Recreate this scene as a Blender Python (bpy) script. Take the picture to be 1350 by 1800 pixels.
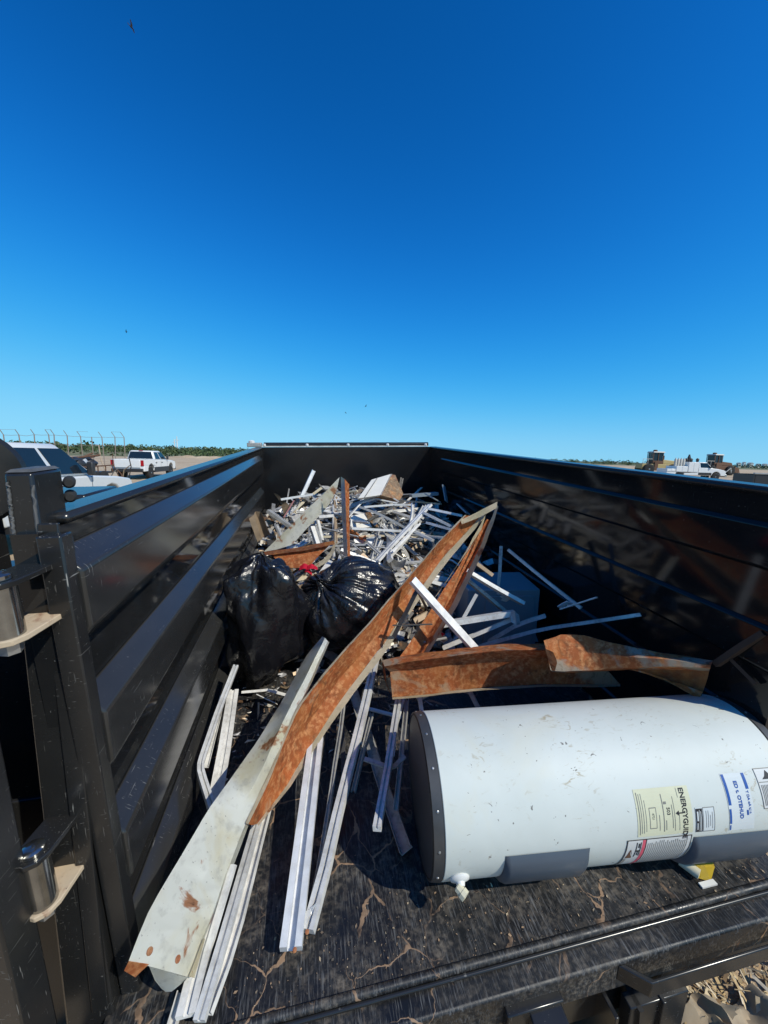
import bpy, bmesh, math, random
from mathutils import Vector as V, Matrix as M, noise
from mathutils.bvhtree import BVHTree
random.seed(7)
R = math.radians
for o in list(bpy.data.objects): bpy.data.objects.remove(o)
sc = bpy.context.scene
COL = sc.collection

# ------------------------------------------------------------------ camera, frames
FPX = 675.0                                   # focal length in photo pixels (1350 wide)
CT = V((0.5485, -0.7426, 1.4890))             # camera in the trailer's own frame
def basis(yaw, pitch, roll):
    cy, sy, cp, sp = math.cos(yaw), math.sin(yaw), math.cos(pitch), math.sin(pitch)
    f = V((sy*cp, cy*cp, -sp)); r0 = V((cy, -sy, 0)); u0 = r0.cross(f)
    r = r0*math.cos(roll) + u0*math.sin(roll); u = u0*math.cos(roll) - r0*math.sin(roll)
    return r, u, f
BT = basis(R(10.989), R(11.752), R(0.212))    # the camera seen from the (slightly nose-up) trailer
BW = basis(R(10.989), R(8.35), R(1.6))        # the camera seen from level ground
def cols(a, b, c): return M(((a.x, b.x, c.x), (a.y, b.y, c.y), (a.z, b.z, c.z)))
RT = cols(*BW) @ cols(*BT).transposed()
CAMH = 2.05
CW = V((0, 0, CAMH))
T = M.Translation(CW) @ RT.to_4x4() @ M.Translation(-CT)
TI = T.inverted()
def tray(px, py): return BT[2] + BT[0]*((px-675)/FPX) - BT[1]*((py-900)/FPX)
def wray(px, py): return BW[2] + BW[0]*((px-675)/FPX) - BW[1]*((py-900)/FPX)
def on(px, py, axis, val):
    d = tray(px, py); return CT + d*((val - CT[axis])/d[axis])
def aty(px, py, y): return on(px, py, 1, y)
def atz(px, py, z): return on(px, py, 2, z)
def atx(px, py, x): return on(px, py, 0, x)
def wdep(px, py, dep): return CW + wray(px, py)*dep
def wgnd(px, py, z=0.0):
    d = wray(px, py); return CW + d*((z-CW.z)/d.z)

cam = bpy.data.cameras.new('camera'); camo = bpy.data.objects.new('camera', cam); COL.objects.link(camo)
cam.sensor_fit = 'HORIZONTAL'; cam.sensor_width = 36; cam.lens = 18.0
cam.clip_start = 0.02; cam.clip_end = 9000
camo.matrix_world = M.Translation(CW) @ cols(BW[0], BW[1], -BW[2]).to_4x4()
sc.camera = camo
sc.render.resolution_x = 768; sc.render.resolution_y = 1024

# ------------------------------------------------------------------ sky and sun
LDIR = (RT @ V((-0.70, 0.67, -1.0))).normalized()      # the way sunlight travels
SUND = -LDIR
elev = math.asin(SUND.z); azim = math.atan2(SUND.x, SUND.y)
wd = bpy.data.worlds.new('World'); sc.world = wd; wd.use_nodes = True
nt = wd.node_tree; nt.nodes.clear()
sky = nt.nodes.new('ShaderNodeTexSky'); sky.sky_type = 'NISHITA'; sky.sun_disc = False
sky.sun_elevation = elev; sky.sun_rotation = azim
sky.altitude = 2000; sky.air_density = 1.0; sky.dust_density = 0.0; sky.ozone_density = 3.0
# the phone's deep, saturated rendering of a dry blue sky: one even response per channel over the whole dome
sp_ = nt.nodes.new('ShaderNodeSeparateColor'); cb_ = nt.nodes.new('ShaderNodeCombineColor')
nt.links.new(sky.outputs[0], sp_.inputs[0])
for ch, (gain, power, knee) in enumerate(((6.6, 2.8, 3.4), (6.9, 1.85, 1.3), (33.0, 2.6, 1.0))):
    m0 = nt.nodes.new('ShaderNodeMath'); m0.operation = 'MULTIPLY'; m0.inputs[1].default_value = 0.1
    m1 = nt.nodes.new('ShaderNodeMath'); m1.operation = 'POWER'; m1.inputs[1].default_value = power
    m2 = nt.nodes.new('ShaderNodeMath'); m2.operation = 'MULTIPLY'; m2.inputs[1].default_value = gain
    nt.links.new(sp_.outputs[ch], m0.inputs[0]); nt.links.new(m0.outputs[0], m1.inputs[0]); nt.links.new(m1.outputs[0], m2.inputs[0])
    m3 = nt.nodes.new('ShaderNodeMath'); m3.operation = 'MULTIPLY_ADD'; m3.inputs[1].default_value = knee*.1; m3.inputs[2].default_value = .1
    m4 = nt.nodes.new('ShaderNodeMath'); m4.operation = 'DIVIDE'
    nt.links.new(m2.outputs[0], m3.inputs[0]); nt.links.new(m2.outputs[0], m4.inputs[0]); nt.links.new(m3.outputs[0], m4.inputs[1]); nt.links.new(m4.outputs[0], cb_.inputs[ch])
bg = nt.nodes.new('ShaderNodeBackground'); bg.inputs[1].default_value = 0.1
wo = nt.nodes.new('ShaderNodeOutputWorld')
nt.links.new(cb_.outputs[0], bg.inputs[0]); nt.links.new(bg.outputs[0], wo.inputs[0])
sl = bpy.data.lights.new('sun', 'SUN'); sl.energy = 4.2; sl.angle = R(0.5); sl.color = (1.0, 0.96, 0.84)
so = bpy.data.objects.new('sun', sl); COL.objects.link(so)
so.rotation_euler = LDIR.to_track_quat('-Z', 'Y').to_euler(); so.location = (3, -6, 12)
sc.view_settings.view_transform = 'Standard'; sc.view_settings.look = 'None'
sc.view_settings.exposure = 0.0; sc.view_settings.gamma = 1.0

# ------------------------------------------------------------------ materials
class Mat:
    def __init__(s, name):
        s.m = bpy.data.materials.new(name); s.m.use_nodes = True; s.t = s.m.node_tree
        s.b = s.t.nodes['Principled BSDF']; s.tc = s.t.nodes.new('ShaderNodeTexCoord')
    def n(s, ty, **kw):
        x = s.t.nodes.new('ShaderNode'+ty)
        for k, v in kw.items(): setattr(x, k, v)
        return x
    def lk(s, a, b): s.t.links.new(a, b)
    def coord(s, scale=(1,1,1), src='Object', rot=(0,0,0)):
        mp = s.n('Mapping'); mp.inputs['Scale'].default_value = scale; mp.inputs['Rotation'].default_value = rot
        s.lk(s.tc.outputs[src], mp.inputs[0]); return mp.outputs[0]
    def noise(s, scale, detail=4, co=None, rough=.6, dist=0):
        x = s.n('TexNoise'); x.inputs['Scale'].default_value = scale; x.inputs['Detail'].default_value = detail
        x.inputs['Roughness'].default_value = rough; x.inputs['Distortion'].default_value = dist
        s.lk(co if co else s.tc.outputs['Object'], x.inputs['Vector']); return x.outputs['Fac']
    def ramp(s, fac, stops):
        x = s.n('ValToRGB'); e = x.color_ramp.elements
        while len(e) < len(stops): e.new(0.5)
        for i, (p, c) in enumerate(stops):
            e[i].position = p; e[i].color = (c, c, c, 1) if not hasattr(c, '__len__') else (*c, 1)
        s.lk(fac, x.inputs[0]); return x.outputs[0]
    def mix(s, fac, a, b):
        x = s.n('Mix', data_type='RGBA')
        if hasattr(fac, 'links'): s.lk(fac, x.inputs[0])
        else: x.inputs[0].default_value = fac
        for v, i in ((a, 6), (b, 7)):
            if hasattr(v, 'links'): s.lk(v, x.inputs[i])
            else: x.inputs[i].default_value = (*v, 1)
        return x.outputs[2]
    def math(s, op, a, b=None):
        x = s.n('Math', operation=op)
        for i, v in enumerate((a, b)):
            if v is None: continue
            if hasattr(v, 'links'): s.lk(v, x.inputs[i])
            else: x.inputs[i].default_value = v
        return x.outputs[0]
    def col(s, c):
        if hasattr(c, 'links'): s.lk(c, s.b.inputs['Base Color'])
        else: s.b.inputs['Base Color'].default_value = (*c, 1)
        return s
    def rough(s, r):
        if hasattr(r, 'links'): s.lk(r, s.b.inputs['Roughness'])
        else: s.b.inputs['Roughness'].default_value = r
        return s
    def metal(s, v): s.b.inputs['Metallic'].default_value = v; return s
    def bump(s, h, strength=.3, dist=.01):
        x = s.n('Bump'); x.inputs['Strength'].default_value = strength; x.inputs['Distance'].default_value = dist
        s.lk(h, x.inputs['Height']); s.lk(x.outputs[0], s.b.inputs['Normal']); return s

def m_plain(name, c, rough=.5, metal=0, var=.12, scale=6):
    a = Mat(name); d = tuple(x*(1-var*2) for x in c)
    a.col(a.mix(a.noise(scale, 5), d, c)).rough(rough).metal(metal); return a.m

def m_black(name, dust=.45, rough=.1, streak=(1, 7, .35), dustc=(.13, .125, .115), scr=1.0, spc=.5):
    a = Mat(name); a.b.inputs['Specular IOR Level'].default_value = spc
    big = a.ramp(a.noise(2.6, 7, a.coord((1, .55, 1.3))), [(.2, .45), (.8, .8)])
    fine = a.ramp(a.noise(7, 8, a.coord((1, .4, 1.6)), dist=.3), [(.2, .55), (.8, 1)])
    sc1 = a.ramp(a.noise(46, 2, a.coord(streak)), [(.675, 0), (.73, 1)])                     # scratches across
    sc2 = a.ramp(a.noise(52, 2, a.coord((1, .16, 6), rot=(.06, 0, 0))), [(.685, 0), (.735, 1)])  # scratches along
    sc3 = a.ramp(a.noise(30, 2, a.coord((1, .5, 7), rot=(.75, 0, 0))), [(.74, 0), (.77, 1)])
    gate = a.ramp(a.noise(3.3, 5), [(.44, 0), (.64, 1)])
    spec = a.ramp(a.noise(150, 2), [(.735, 0), (.76, 1)])
    chip = a.ramp(a.noise(24, 5), [(.735, 0), (.75, 1)])
    d = a.math('MULTIPLY', a.math('MULTIPLY', big, fine), dust)
    s1 = a.math('MULTIPLY', a.math('MULTIPLY', a.math('MAXIMUM', a.math('MAXIMUM', sc1, sc2), sc3), gate), .42*scr)
    f = a.math('MAXIMUM', a.math('MAXIMUM', d, s1), a.math('MULTIPLY', a.math('MAXIMUM', spec, chip), .5))
    a.col(a.mix(f, (.005, .0055, .0065), tuple(x*2 for x in dustc)))
    a.rough(a.math('ADD', a.math('MULTIPLY', f, .5), rough))
    a.bump(a.noise(2.2, 2), .05, .02)
    return a.m

def m_floor():
    a = Mat('worn_black_deck')
    scr = a.ramp(a.noise(60, 4, a.coord((3.6, .30, 1), rot=(0, 0, R(-8)))), [(.53, 0), (.68, 1)])
    scr2 = a.ramp(a.noise(120, 2, a.coord((2.5, .10, 1), rot=(0, 0, R(6)))), [(.62, 0), (.68, 1)])
    dirt = a.ramp(a.noise(5, 8, dist=.4), [(.38, 0), (.66, 1)])
    fine = a.ramp(a.noise(60, 4), [(.45, 0), (.7, 1)])
    wob = a.n('TexNoise'); wob.inputs['Scale'].default_value = 5; wob.inputs['Detail'].default_value = 5
    a.lk(a.tc.outputs['Object'], wob.inputs['Vector'])
    add = a.n('VectorMath', operation='MULTIPLY_ADD'); a.lk(wob.outputs['Color'], add.inputs[0])
    add.inputs[1].default_value = (.22, .22, .0); a.lk(a.tc.outputs['Object'], add.inputs[2])
    vo = a.n('TexVoronoi', feature='DISTANCE_TO_EDGE'); vo.inputs['Scale'].default_value = 6.8
    a.lk(add.outputs[0], vo.inputs['Vector'])
    thick = a.math('MULTIPLY', a.ramp(a.noise(8.5, 5), [(.46, 0), (.74, 1)]), .042)
    crack = a.ramp(a.math('SUBTRACT', vo.outputs['Distance'], thick), [(0.0, 1), (.006, 0)])
    gate = a.ramp(a.noise(4.3, 5), [(.47, 0), (.58, 1)])
    crack = a.math('MULTIPLY', crack, gate)
    patch = a.ramp(a.noise(8.5, 6, dist=.8), [(.69, 0), (.71, 1)])
    base = a.mix(a.math('MULTIPLY', a.math('MULTIPLY', a.math('MAXIMUM', scr, scr2), a.ramp(a.noise(9, 5), [(.3, .15), (.65, 1)])), .6), (.009, .0095, .011), (.17, .175, .18))
    base = a.mix(a.math('MULTIPLY', a.math('MULTIPLY', dirt, fine), .85), base, (.17, .145, .115))
    base = a.mix(a.math('MULTIPLY', patch, .75), base, (.22, .10, .045))
    base = a.mix(crack, base, (.28, .18, .11))
    a.col(base)
    a.rough(a.ramp(a.math('MAXIMUM', a.math('MAXIMUM', scr, crack), dirt), [(0, .32), (1, .75)]))
    a.bump(a.math('ADD', crack, a.math('MULTIPLY', scr, .4)), .35, .004)
    return a.m

def m_rust(name, paint=.2, c1=(.66, .195, .055), c2=(.38, .11, .035), c3=(.80, .42, .18), pc=(.50, .47, .38)):
    a = Mat(name)
    n1 = a.noise(7, 8, dist=.6); n2 = a.noise(46, 6); n3 = a.noise(3.2, 7, dist=1.0)
    st = a.noise(12, 6, a.coord((1, 1, .25)))
    c = a.mix(a.ramp(n1, [(.3, 0), (.62, 1)]), c2, c1)
    c = a.mix(a.ramp(n2, [(.46, 0), (.68, 1)]), c, c3)
    c = a.mix(a.math('MULTIPLY', a.ramp(st, [(.5, 0), (.7, 1)]), .5), c, (.70, .30, .08))
    pf = a.ramp(n3, [(.70-paint*.45, 0), (.76-paint*.45, 1)])
    c = a.mix(a.math('MULTIPLY', pf, .85), c, pc)
    c = a.mix(a.math('MULTIPLY', a.ramp(a.noise(15, 6, dist=1.2), [(.55, 0), (.68, 1)]), .75), c, (.20, .07, .03))
    dots = a.ramp(a.noise(70, 4), [(.68, 0), (.74, 1)])
    c = a.mix(a.math('MULTIPLY', dots, .8), c, (.045, .02, .012))
    a.col(c).rough(.78).bump(a.math('ADD', n2, n1), .35, .004); return a.m

def m_whiterust(name, base=(.60, .63, .58), amt=.0, stain=(.50, .46, .30)):
    a = Mat(name)
    c = a.mix(a.ramp(a.noise(5, 5, a.coord((1, 1, 1)), dist=.5), [(.42, 0), (.7, 1)]), base, stain)
    c = a.mix(a.math('MULTIPLY', a.ramp(a.noise(30, 5), [(.52, 0), (.7, 1)]), .35), c, (.34, .33, .29))
    n = a.noise(9.5, 8, dist=.5)
    c = a.mix(a.ramp(n, [(.655-amt, 0), (.70-amt, .9)]), c, (.40, .155, .05))
    c = a.mix(a.ramp(n, [(.72-amt, 0), (.78-amt, 1)]), c, (.13, .055, .03))
    c = a.mix(a.math('MULTIPLY', a.ramp(a.noise(120, 2), [(.7, 0), (.74, 1)]), .7), c, (.12, .09, .07))
    a.col(c).rough(.5).bump(a.noise(8, 4), .12, .01); return a.m

def m_alu(name, c=(.66, .67, .68), metal=.55, rough=.36, grime=.35):  # aluminium
    a = Mat(name)
    st = a.noise(9, 5, a.coord((1, 1, 1))); sp = a.ramp(a.noise(55, 5), [(.48, 0), (.72, 1)])
    k = a.mix(a.ramp(st, [(.38, 0), (.72, 1)]), c, tuple(x*.62 for x in c))
    k = a.mix(a.math('MULTIPLY', sp, grime), k, (.16, .13, .10))
    a.col(k).metal(metal); a.rough(a.ramp(sp, [(0, rough), (1, .7)])); a.bump(a.noise(30, 3), .08, .004); return a.m

def m_heater():
    a = Mat('white_enamel_tank')
    c = a.mix(a.ramp(a.noise(2.5, 5), [(.4, 0), (.7, 1)]), (.575, .61, .575), (.52, .555, .515))
    scuff = a.ramp(a.noise(22, 6, a.coord((1.0, 2.2, 1.4)), dist=1.8), [(.58, 0), (.66, 1)])
    gate = a.ramp(a.noise(4.5, 4), [(.48, 0), (.66, 1)])
    c = a.mix(a.math('MULTIPLY', a.math('MULTIPLY', scuff, gate), .9), c, (.34, .29, .19))
    nick = a.ramp(a.noise(48, 2, a.coord((1, 1, 1)), dist=.8), [(.72, 0), (.735, 1)])
    c = a.mix(a.math('MULTIPLY', nick, .85), c, (.10, .09, .08))
    yel = a.ramp(a.noise(3.4, 7, dist=.7), [(.52, 0), (.75, 1)])
    c = a.mix(a.math('MULTIPLY', yel, .4), c, (.60, .55, .38))
    a.b.inputs['Specular IOR Level'].default_value = .3
    a.col(c).rough(.55).bump(a.noise(3.2, 3), .16, .03); return a.m

def m_bag():
    a = Mat('black_bin_liner_plastic')
    w = a.noise(5, 3, a.coord((1, 1, .55)), dist=1.3)
    rid = a.math('ABSOLUTE', a.math('SUBTRACT', w, .5))
    rid2 = a.math('ABSOLUTE', a.math('SUBTRACT', a.noise(15, 2, dist=1.5), .5))
    h = a.math('ADD', rid, a.math('MULTIPLY', rid2, .45))
    dust = a.ramp(a.noise(9, 6), [(.5, 0), (.78, 1)])
    a.col(a.mix(a.math('MULTIPLY', dust, .35), (.007, .007, .009), (.08, .078, .075)))
    a.rough(a.ramp(dust, [(0, .25), (1, .45)])); a.bump(h, .42, .03); return a.m

def m_dirt():
    a = Mat('tan_caliche_dirt')
    n1 = a.noise(.12, 8, dist=.5); n2 = a.noise(2.5, 8); n3 = a.noise(22, 6)
    c = a.mix(a.ramp(n1, [(.35, 0), (.65, 1)]), (.40, .29, .18), (.56, .44, .29))
    c = a.mix(a.math('MULTIPLY', a.ramp(n2, [(.4, 0), (.7, 1)]), .55), c, (.30, .21, .13))
    c = a.mix(a.math('MULTIPLY', a.ramp(n3, [(.55, 0), (.72, 1)]), .6), c, (.62, .53, .40))
    a.col(c).rough(.95).bump(a.math('ADD', n3, n2), .6, .05); return a.m

def m_scrub():
    a = Mat('scrub_ground')
    c = a.mix(a.ramp(a.noise(.05, 8), [(.35, 0), (.65, 1)]), (.10, .12, .045), (.20, .185, .09))
    a.col(c).rough(.95); return a.m

def m_leaf():
    a = Mat('scrub_foliage'); g = a.n('NewGeometry')
    c = a.ramp(g.outputs['Random Per Island'], [(0, (.025, .05, .016)), (.5, (.055, .09, .028)), (1, (.11, .13, .05))])
    a.col(c).rough(.8); return a.m

def m_island(name, stops, rough=.5, metal=.2):
    a = Mat(name); g = a.n('NewGeometry')
    c = a.ramp(g.outputs['Random Per Island'], stops)
    e = c.node.color_ramp; e.interpolation = 'CONSTANT'
    c = a.mix(a.math('MULTIPLY', a.ramp(a.noise(40, 5), [(.45, 0), (.7, 1)]), .5), c, (.10, .085, .07))
    a.col(c).rough(rough).metal(metal); return a.m

MT = dict(
    black=m_black('black_trailer_paint', dust=.07, rough=.05), post=m_black('dusty_black_steel', dust=.09, rough=.2, streak=(6, 6, .3), scr=2.3),
    rail=m_black('black_rail_paint', dust=.10, rough=.2), shade=m_black('black_front_wall_paint', dust=.15, rough=.16, streak=(7, 7, .3), dustc=(.03,.03,.034)),
    blackr=m_black('clean_black_paint', dust=.03, rough=.08, scr=.3, spc=.36),
    ribm=m_black('scuffed_rib_paint', dust=.17, rough=.11, scr=2.0),
    floor=m_floor(), rust=m_rust('orange_rusted_steel', paint=.26, pc=(.66,.50,.32)), rustpaint=m_rust('rusted_steel_with_old_paint', paint=.44),
    rustdark=m_rust('dark_rusted_steel', paint=.1, c1=(.20, .085, .04), c3=(.3, .16, .08)),
    white_rust=m_whiterust('chalky_paint_with_rust', base=(.78,.785,.72), amt=.05, stain=(.68,.62,.42)), white_rust2=m_whiterust('cream_paint_with_rust_blotches', base=(.78,.76,.66), amt=.085, stain=(.62,.58,.40)), cream_rust=m_whiterust('cream_paint_edge_rust', base=(.70, .60, .44), amt=.05),
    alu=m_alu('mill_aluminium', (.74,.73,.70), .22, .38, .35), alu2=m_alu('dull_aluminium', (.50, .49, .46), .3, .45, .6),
    alub=m_alu('bright_aluminium', (.80, .80, .79), .25, .33, .2),
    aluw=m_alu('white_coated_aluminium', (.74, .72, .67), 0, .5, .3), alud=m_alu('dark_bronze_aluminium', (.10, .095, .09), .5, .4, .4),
    tank=m_heater(), bag=m_bag(), dirt=m_dirt(), scrub=m_scrub(), leaf=m_leaf(),
    grey=m_plain('slate_grey_plastic', (.075, .10, .13), .3), dgrey=m_plain('dark_grey_cap', (.022, .022, .022), .55, 0, .35, 12),
    capedge=m_plain('grey_cap_band', (.07, .072, .075), .45, 0, .3, 20), valve=m_plain('ivory_plastic', (.66, .62, .46), .4),
    whitep=m_plain('white_plastic', (.75, .75, .72), .4), steel=m_plain('bare_steel', (.45, .45, .44), .35, .8),
    pin=m_plain('greasy_steel_pin', (.50, .50, .48), .14, .95, .35, 22), sandy=m_rust('dust_caked_plate', paint=.75, c1=(.10,.085,.07), c2=(.03,.028,.026), c3=(.22,.18,.13), pc=(.52,.41,.28)),
    red=m_plain('red_plastic_tie', (.80, .02, .05), .4), yellow=m_plain('yellow_tag', (.72, .50, .02), .5),
    paper=m_plain('yellowed_paper', (.66, .66, .47), .6), lab=m_plain('white_label', (.68, .69, .67), .5), clearlab=m_plain('pale_label', (.66, .71, .71), .45),
    ink=m_plain('black_ink', (.02, .02, .025), .6), inkg=m_plain('grey_ink', (.22, .22, .20), .6), blue=m_plain('blue_ink', (.015, .09, .36), .5),
    pink=m_plain('pink_red_ink', (.72, .12, .17), .5), tan=m_plain('tan_coated_metal', (.50, .37, .24), .6, 0, .25, 15),
    maroon=m_plain('maroon_metal', (.16, .012, .02), .4), insul=m_rust('brown_crumbling_insulation', paint=.1, c1=(.20, .13, .075), c2=(.09, .055, .03), c3=(.34, .25, .15)),
    cream=m_plain('cream_panel', (.82, .78, .68), .55, 0, .12, 9), shadeblue=m_plain('shade_tinted_pale_panel', (.26, .31, .34), .5),  # blue-grey of shade baked into the pale panels' colour
    carsilver=m_plain('silver_car_paint', (.66, .68, .68), .3, .1, .04), carwhite=m_plain('white_car_paint', (.78, .78, .76), .25, 0, .04),
    glass=m_plain('tinted_glass', (.012, .02, .03), .06), tyre=m_plain('black_rubber', (.018, .018, .018), .85), rim=m_plain('alloy_rim', (.45, .45, .45), .35, .8),
    trim=m_plain('black_trim', (.03, .03, .032), .5), tail=m_plain('red_tail_lamp', (.45, .01, .015), .25), lamp=m_plain('clear_head_lamp', (.7, .7, .68), .15),
    catyel=m_plain('dusty_yellow_machine_paint', (.50, .38, .16), .6), dustw=m_plain('dusty_white_machine_paint', (.60, .57, .50), .6), brown=m_plain('rusty_brown_metal', (.18, .09, .05), .8, 0, .3, 9),
    fence=m_plain('weathered_fence_steel', (.30, .24, .20), .7, .2), feather=m_plain('black_feathers', (.008, .008, .01), .7),
    straw=m_island('straw_and_chips', [(0, (.50, .36, .18)), (.35, (.60, .48, .30)), (.65, (.34, .22, .11)), (.85, (.72, .62, .46))], .9, 0),
    scrap=m_island('mixed_scrap', [(0, (.44, .44, .44)), (.16, (.66, .60, .50)), (.30, (.28, .28, .29)), (.46, (.03, .03, .03)), (.66, (.20, .11, .06)), (.80, (.42, .30, .19)), (.95, (.66, .66, .66))], .45, .35),
    grit=m_island('deck_grit_mix', [(0, (.30, .20, .12)), (.25, (.07, .06, .05)), (.5, (.18, .13, .09)), (.75, (.42, .33, .22)), (.9, (.025, .025, .025))], .9, 0),
    shadeiron=m_plain('shade_darkened_iron', (.07, .038, .022), .85, 0, .3, 20),  # rusty iron, its shade put into a darker colour
    kraft=m_plain('crumpled_brown_paper', (.42, .33, .22), .85, 0, .2, 14), foil=m_plain('weld_grey', (.20, .20, .20), .6, .4, .4, 40),
)

# ------------------------------------------------------------------ mesh builder
class MB:
    def __init__(s): s.v = []; s.f = []
    def add(s, vs, fs):
        k = len(s.v); s.v += [V(x) for x in vs]; s.f += [tuple(i+k for i in f) for f in fs]; return s
    def hexa(s, b, t):          # bottom 4 and top 4 corners
        return s.add(list(b)+list(t), [(3,2,1,0),(4,5,6,7),(0,1,5,4),(1,2,6,5),(2,3,7,6),(3,0,4,7)])
    def box(s, a, b):
        (x0,y0,z0),(x1,y1,z1) = a, b
        return s.hexa([(x0,y0,z0),(x1,y0,z0),(x1,y1,z0),(x0,y1,z0)], [(x0,y0,z1),(x1,y0,z1),(x1,y1,z1),(x0,y1,z1)])
    def extr(s, poly, axis_pts):    # polygon (3D points) swept by list of offsets
        n = len(poly); vs = []
        for d in axis_pts: vs += [V(p)+V(d) for p in poly]
        fs = [tuple(range(n-1,-1,-1)), tuple(range(n*(len(axis_pts)-1), n*len(axis_pts)))]
        for k in range(len(axis_pts)-1):
            for i in range(n): j = (i+1) % n; fs.append((k*n+i, k*n+j, (k+1)*n+j, (k+1)*n+i))
        return s.add(vs, fs)
    def sweep(s, prof, path, up=V((0,0,1)), twist=0.0, cap=True):   # prof: list of (a,b)
        n = len(prof); vs = []; m = len(path)
        for k, p in enumerate(path):
            t = (path[min(k+1, m-1)] - path[max(k-1, 0)]).normalized()
            a = t.cross(up)
            if a.length < 1e-3: a = t.cross(V((1,0,0)))
            a.normalize(); b = a.cross(t)
            tw = twist*(k/max(1, m-1)) if not isinstance(twist, tuple) else twist[0]+(twist[1]-twist[0])*k/max(1, m-1)
            ca, sa = math.cos(tw), math.sin(tw)
            a, b = a*ca+b*sa, b*ca-a*sa
            vs += [p+a*x+b*y for x, y in prof]
        fs = []
        for k in range(m-1):
            for i in range(n): j = (i+1) % n; fs.append((k*n+i, (k+1)*n+i, (k+1)*n+j, k*n+j))
        if cap: fs += [tuple(range(n)), tuple(range(n*m-1, n*(m-1)-1, -1))]
        return s.add(vs, fs)
    def tube(s, p0, p1, r, n=14, r1=None, cap=True):
        p0, p1 = V(p0), V(p1); t = (p1-p0).normalized(); a = t.orthogonal().normalized(); b = t.cross(a); r1 = r if r1 is None else r1
        c = [(math.cos(2*math.pi*i/n), math.sin(2*math.pi*i/n)) for i in range(n)]
        vs = [p0+(a*x+b*y)*r for x, y in c]+[p1+(a*x+b*y)*r1 for x, y in c]
        fs = [(i, (i+1) % n, n+(i+1) % n, n+i) for i in range(n)]
        if cap: fs += [tuple(range(n-1,-1,-1)), tuple(range(n, 2*n))]
        return s.add(vs, fs)
    def lathe(s, p, axis, prof, n=32):       # prof: list of (dist along axis, radius)
        axis = V(axis).normalized(); a = axis.orthogonal().normalized(); b = axis.cross(a); vs = []; fs = []
        for d, r in prof: vs += [V(p)+axis*d+(a*math.cos(2*math.pi*i/n)+b*math.sin(2*math.pi*i/n))*r for i in range(n)]
        for k in range(len(prof)-1):
            for i in range(n): j = (i+1) % n; fs.append((k*n+i, k*n+j, (k+1)*n+j, (k+1)*n+i))
        fs += [tuple(range(n-1,-1,-1)), tuple(range((len(prof)-1)*n, len(prof)*n))]
        return s.add(vs, fs)
    def rails(s, rails, thick=.003, n=14, dent=.0, seed=0):
        rs = [resample(r, n) for r in rails]; bm = bmesh.new(); g = []
        for i, r in enumerate(rs):
            row = []
            for k, p in enumerate(r):
                q = p.copy()
                if dent: q += noise.noise_vector(p*9+V((seed, i*3.1, 0)))*dent
                row.append(bm.verts.new(q))
            g.append(row)
        for i in range(len(g)-1):
            for k in range(n-1): bm.faces.new((g[i][k], g[i][k+1], g[i+1][k+1], g[i+1][k]))
        bmesh.ops.solidify(bm, geom=bm.faces[:], thickness=thick)
        bm.verts.index_update(); k0 = len(s.v)
        s.v += [v.co.copy() for v in bm.verts]; s.f += [tuple(v.index+k0 for v in f.verts) for f in bm.faces]; bm.free(); return s

def resample(pts, n):
    d = [0]
    for a, b in zip(pts, pts[1:]): d.append(d[-1]+(b-a).length)
    out = []
    for i in range(n):
        t = d[-1]*i/(n-1); k = 0
        while k < len(pts)-2 and d[k+1] < t: k += 1
        L = max(1e-9, d[k+1]-d[k]); out.append(pts[k].lerp(pts[k+1], min(1, max(0, (t-d[k])/L))))
    return out

INFO = {}                                  # object -> (frame matrix, base)
def props(o, label, cat, group=None, kind=None):
    if label: o['label'] = label
    if cat: o['category'] = cat
    if group: o['group'] = group
    if kind: o['kind'] = kind
def mesh_obj(name, mb, mat, base, smooth=None, bevel=0, recalc=True):
    me = bpy.data.meshes.new(name); me.from_pydata([tuple(v-base) for v in mb.v], [], mb.f)
    if recalc:
        bm = bmesh.new(); bm.from_mesh(me); bmesh.ops.recalc_face_normals(bm, faces=bm.faces[:]); bm.to_mesh(me); bm.free()
    me.materials.append(MT[mat] if isinstance(mat, str) else mat)
    o = bpy.data.objects.new(name, me); COL.objects.link(o)
    if smooth is not None:
        me.polygons.foreach_set('use_smooth', [True]*len(me.polygons))
        me.set_sharp_from_angle(angle=R(smooth))
    if bevel:
        b = o.modifiers.new('bevel', 'BEVEL'); b.width = bevel; b.segments = 2; b.limit_method = 'ANGLE'; b.angle_limit = R(35)
        me.polygons.foreach_set('use_smooth', [True]*len(me.polygons)); me.set_sharp_from_angle(angle=R(38))
    return o
def thing(name, label, cat, base, group=None, frame=T):
    o = bpy.data.objects.new(name, None); o.empty_display_size = .1; COL.objects.link(o)
    base = V(base); o.matrix_world = frame @ M.Translation(base); INFO[o] = base; props(o, label, cat, group); return o
def part(name, mb, mat, parent, **k):
    base = INFO[parent]; o = mesh_obj(name, mb, mat, base, **k); o.parent = parent; INFO[o] = base; return o
def single(name, mb, mat, label, cat, group=None, frame=T, base=None, kind=None, **k):
    if base is None:
        base = V((sum(v.x for v in mb.v), sum(v.y for v in mb.v), 0))/max(1, len(mb.v)); base.z = min(v.z for v in mb.v)
    base = V(base); o = mesh_obj(name, mb, mat, base, **k); o.matrix_world = frame @ M.Translation(base); INFO[o] = base
    props(o, label, cat, group, kind); return o
I4 = M.Identity(4)
def camw(x, d, z):         # world point: x metres to the camera's right, d metres ahead on level ground
    f = V((math.sin(R(10.989)), math.cos(R(10.989)), 0)); r = V((f.y, -f.x, 0)); return f*d + r*x + V((0, 0, z))

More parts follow.
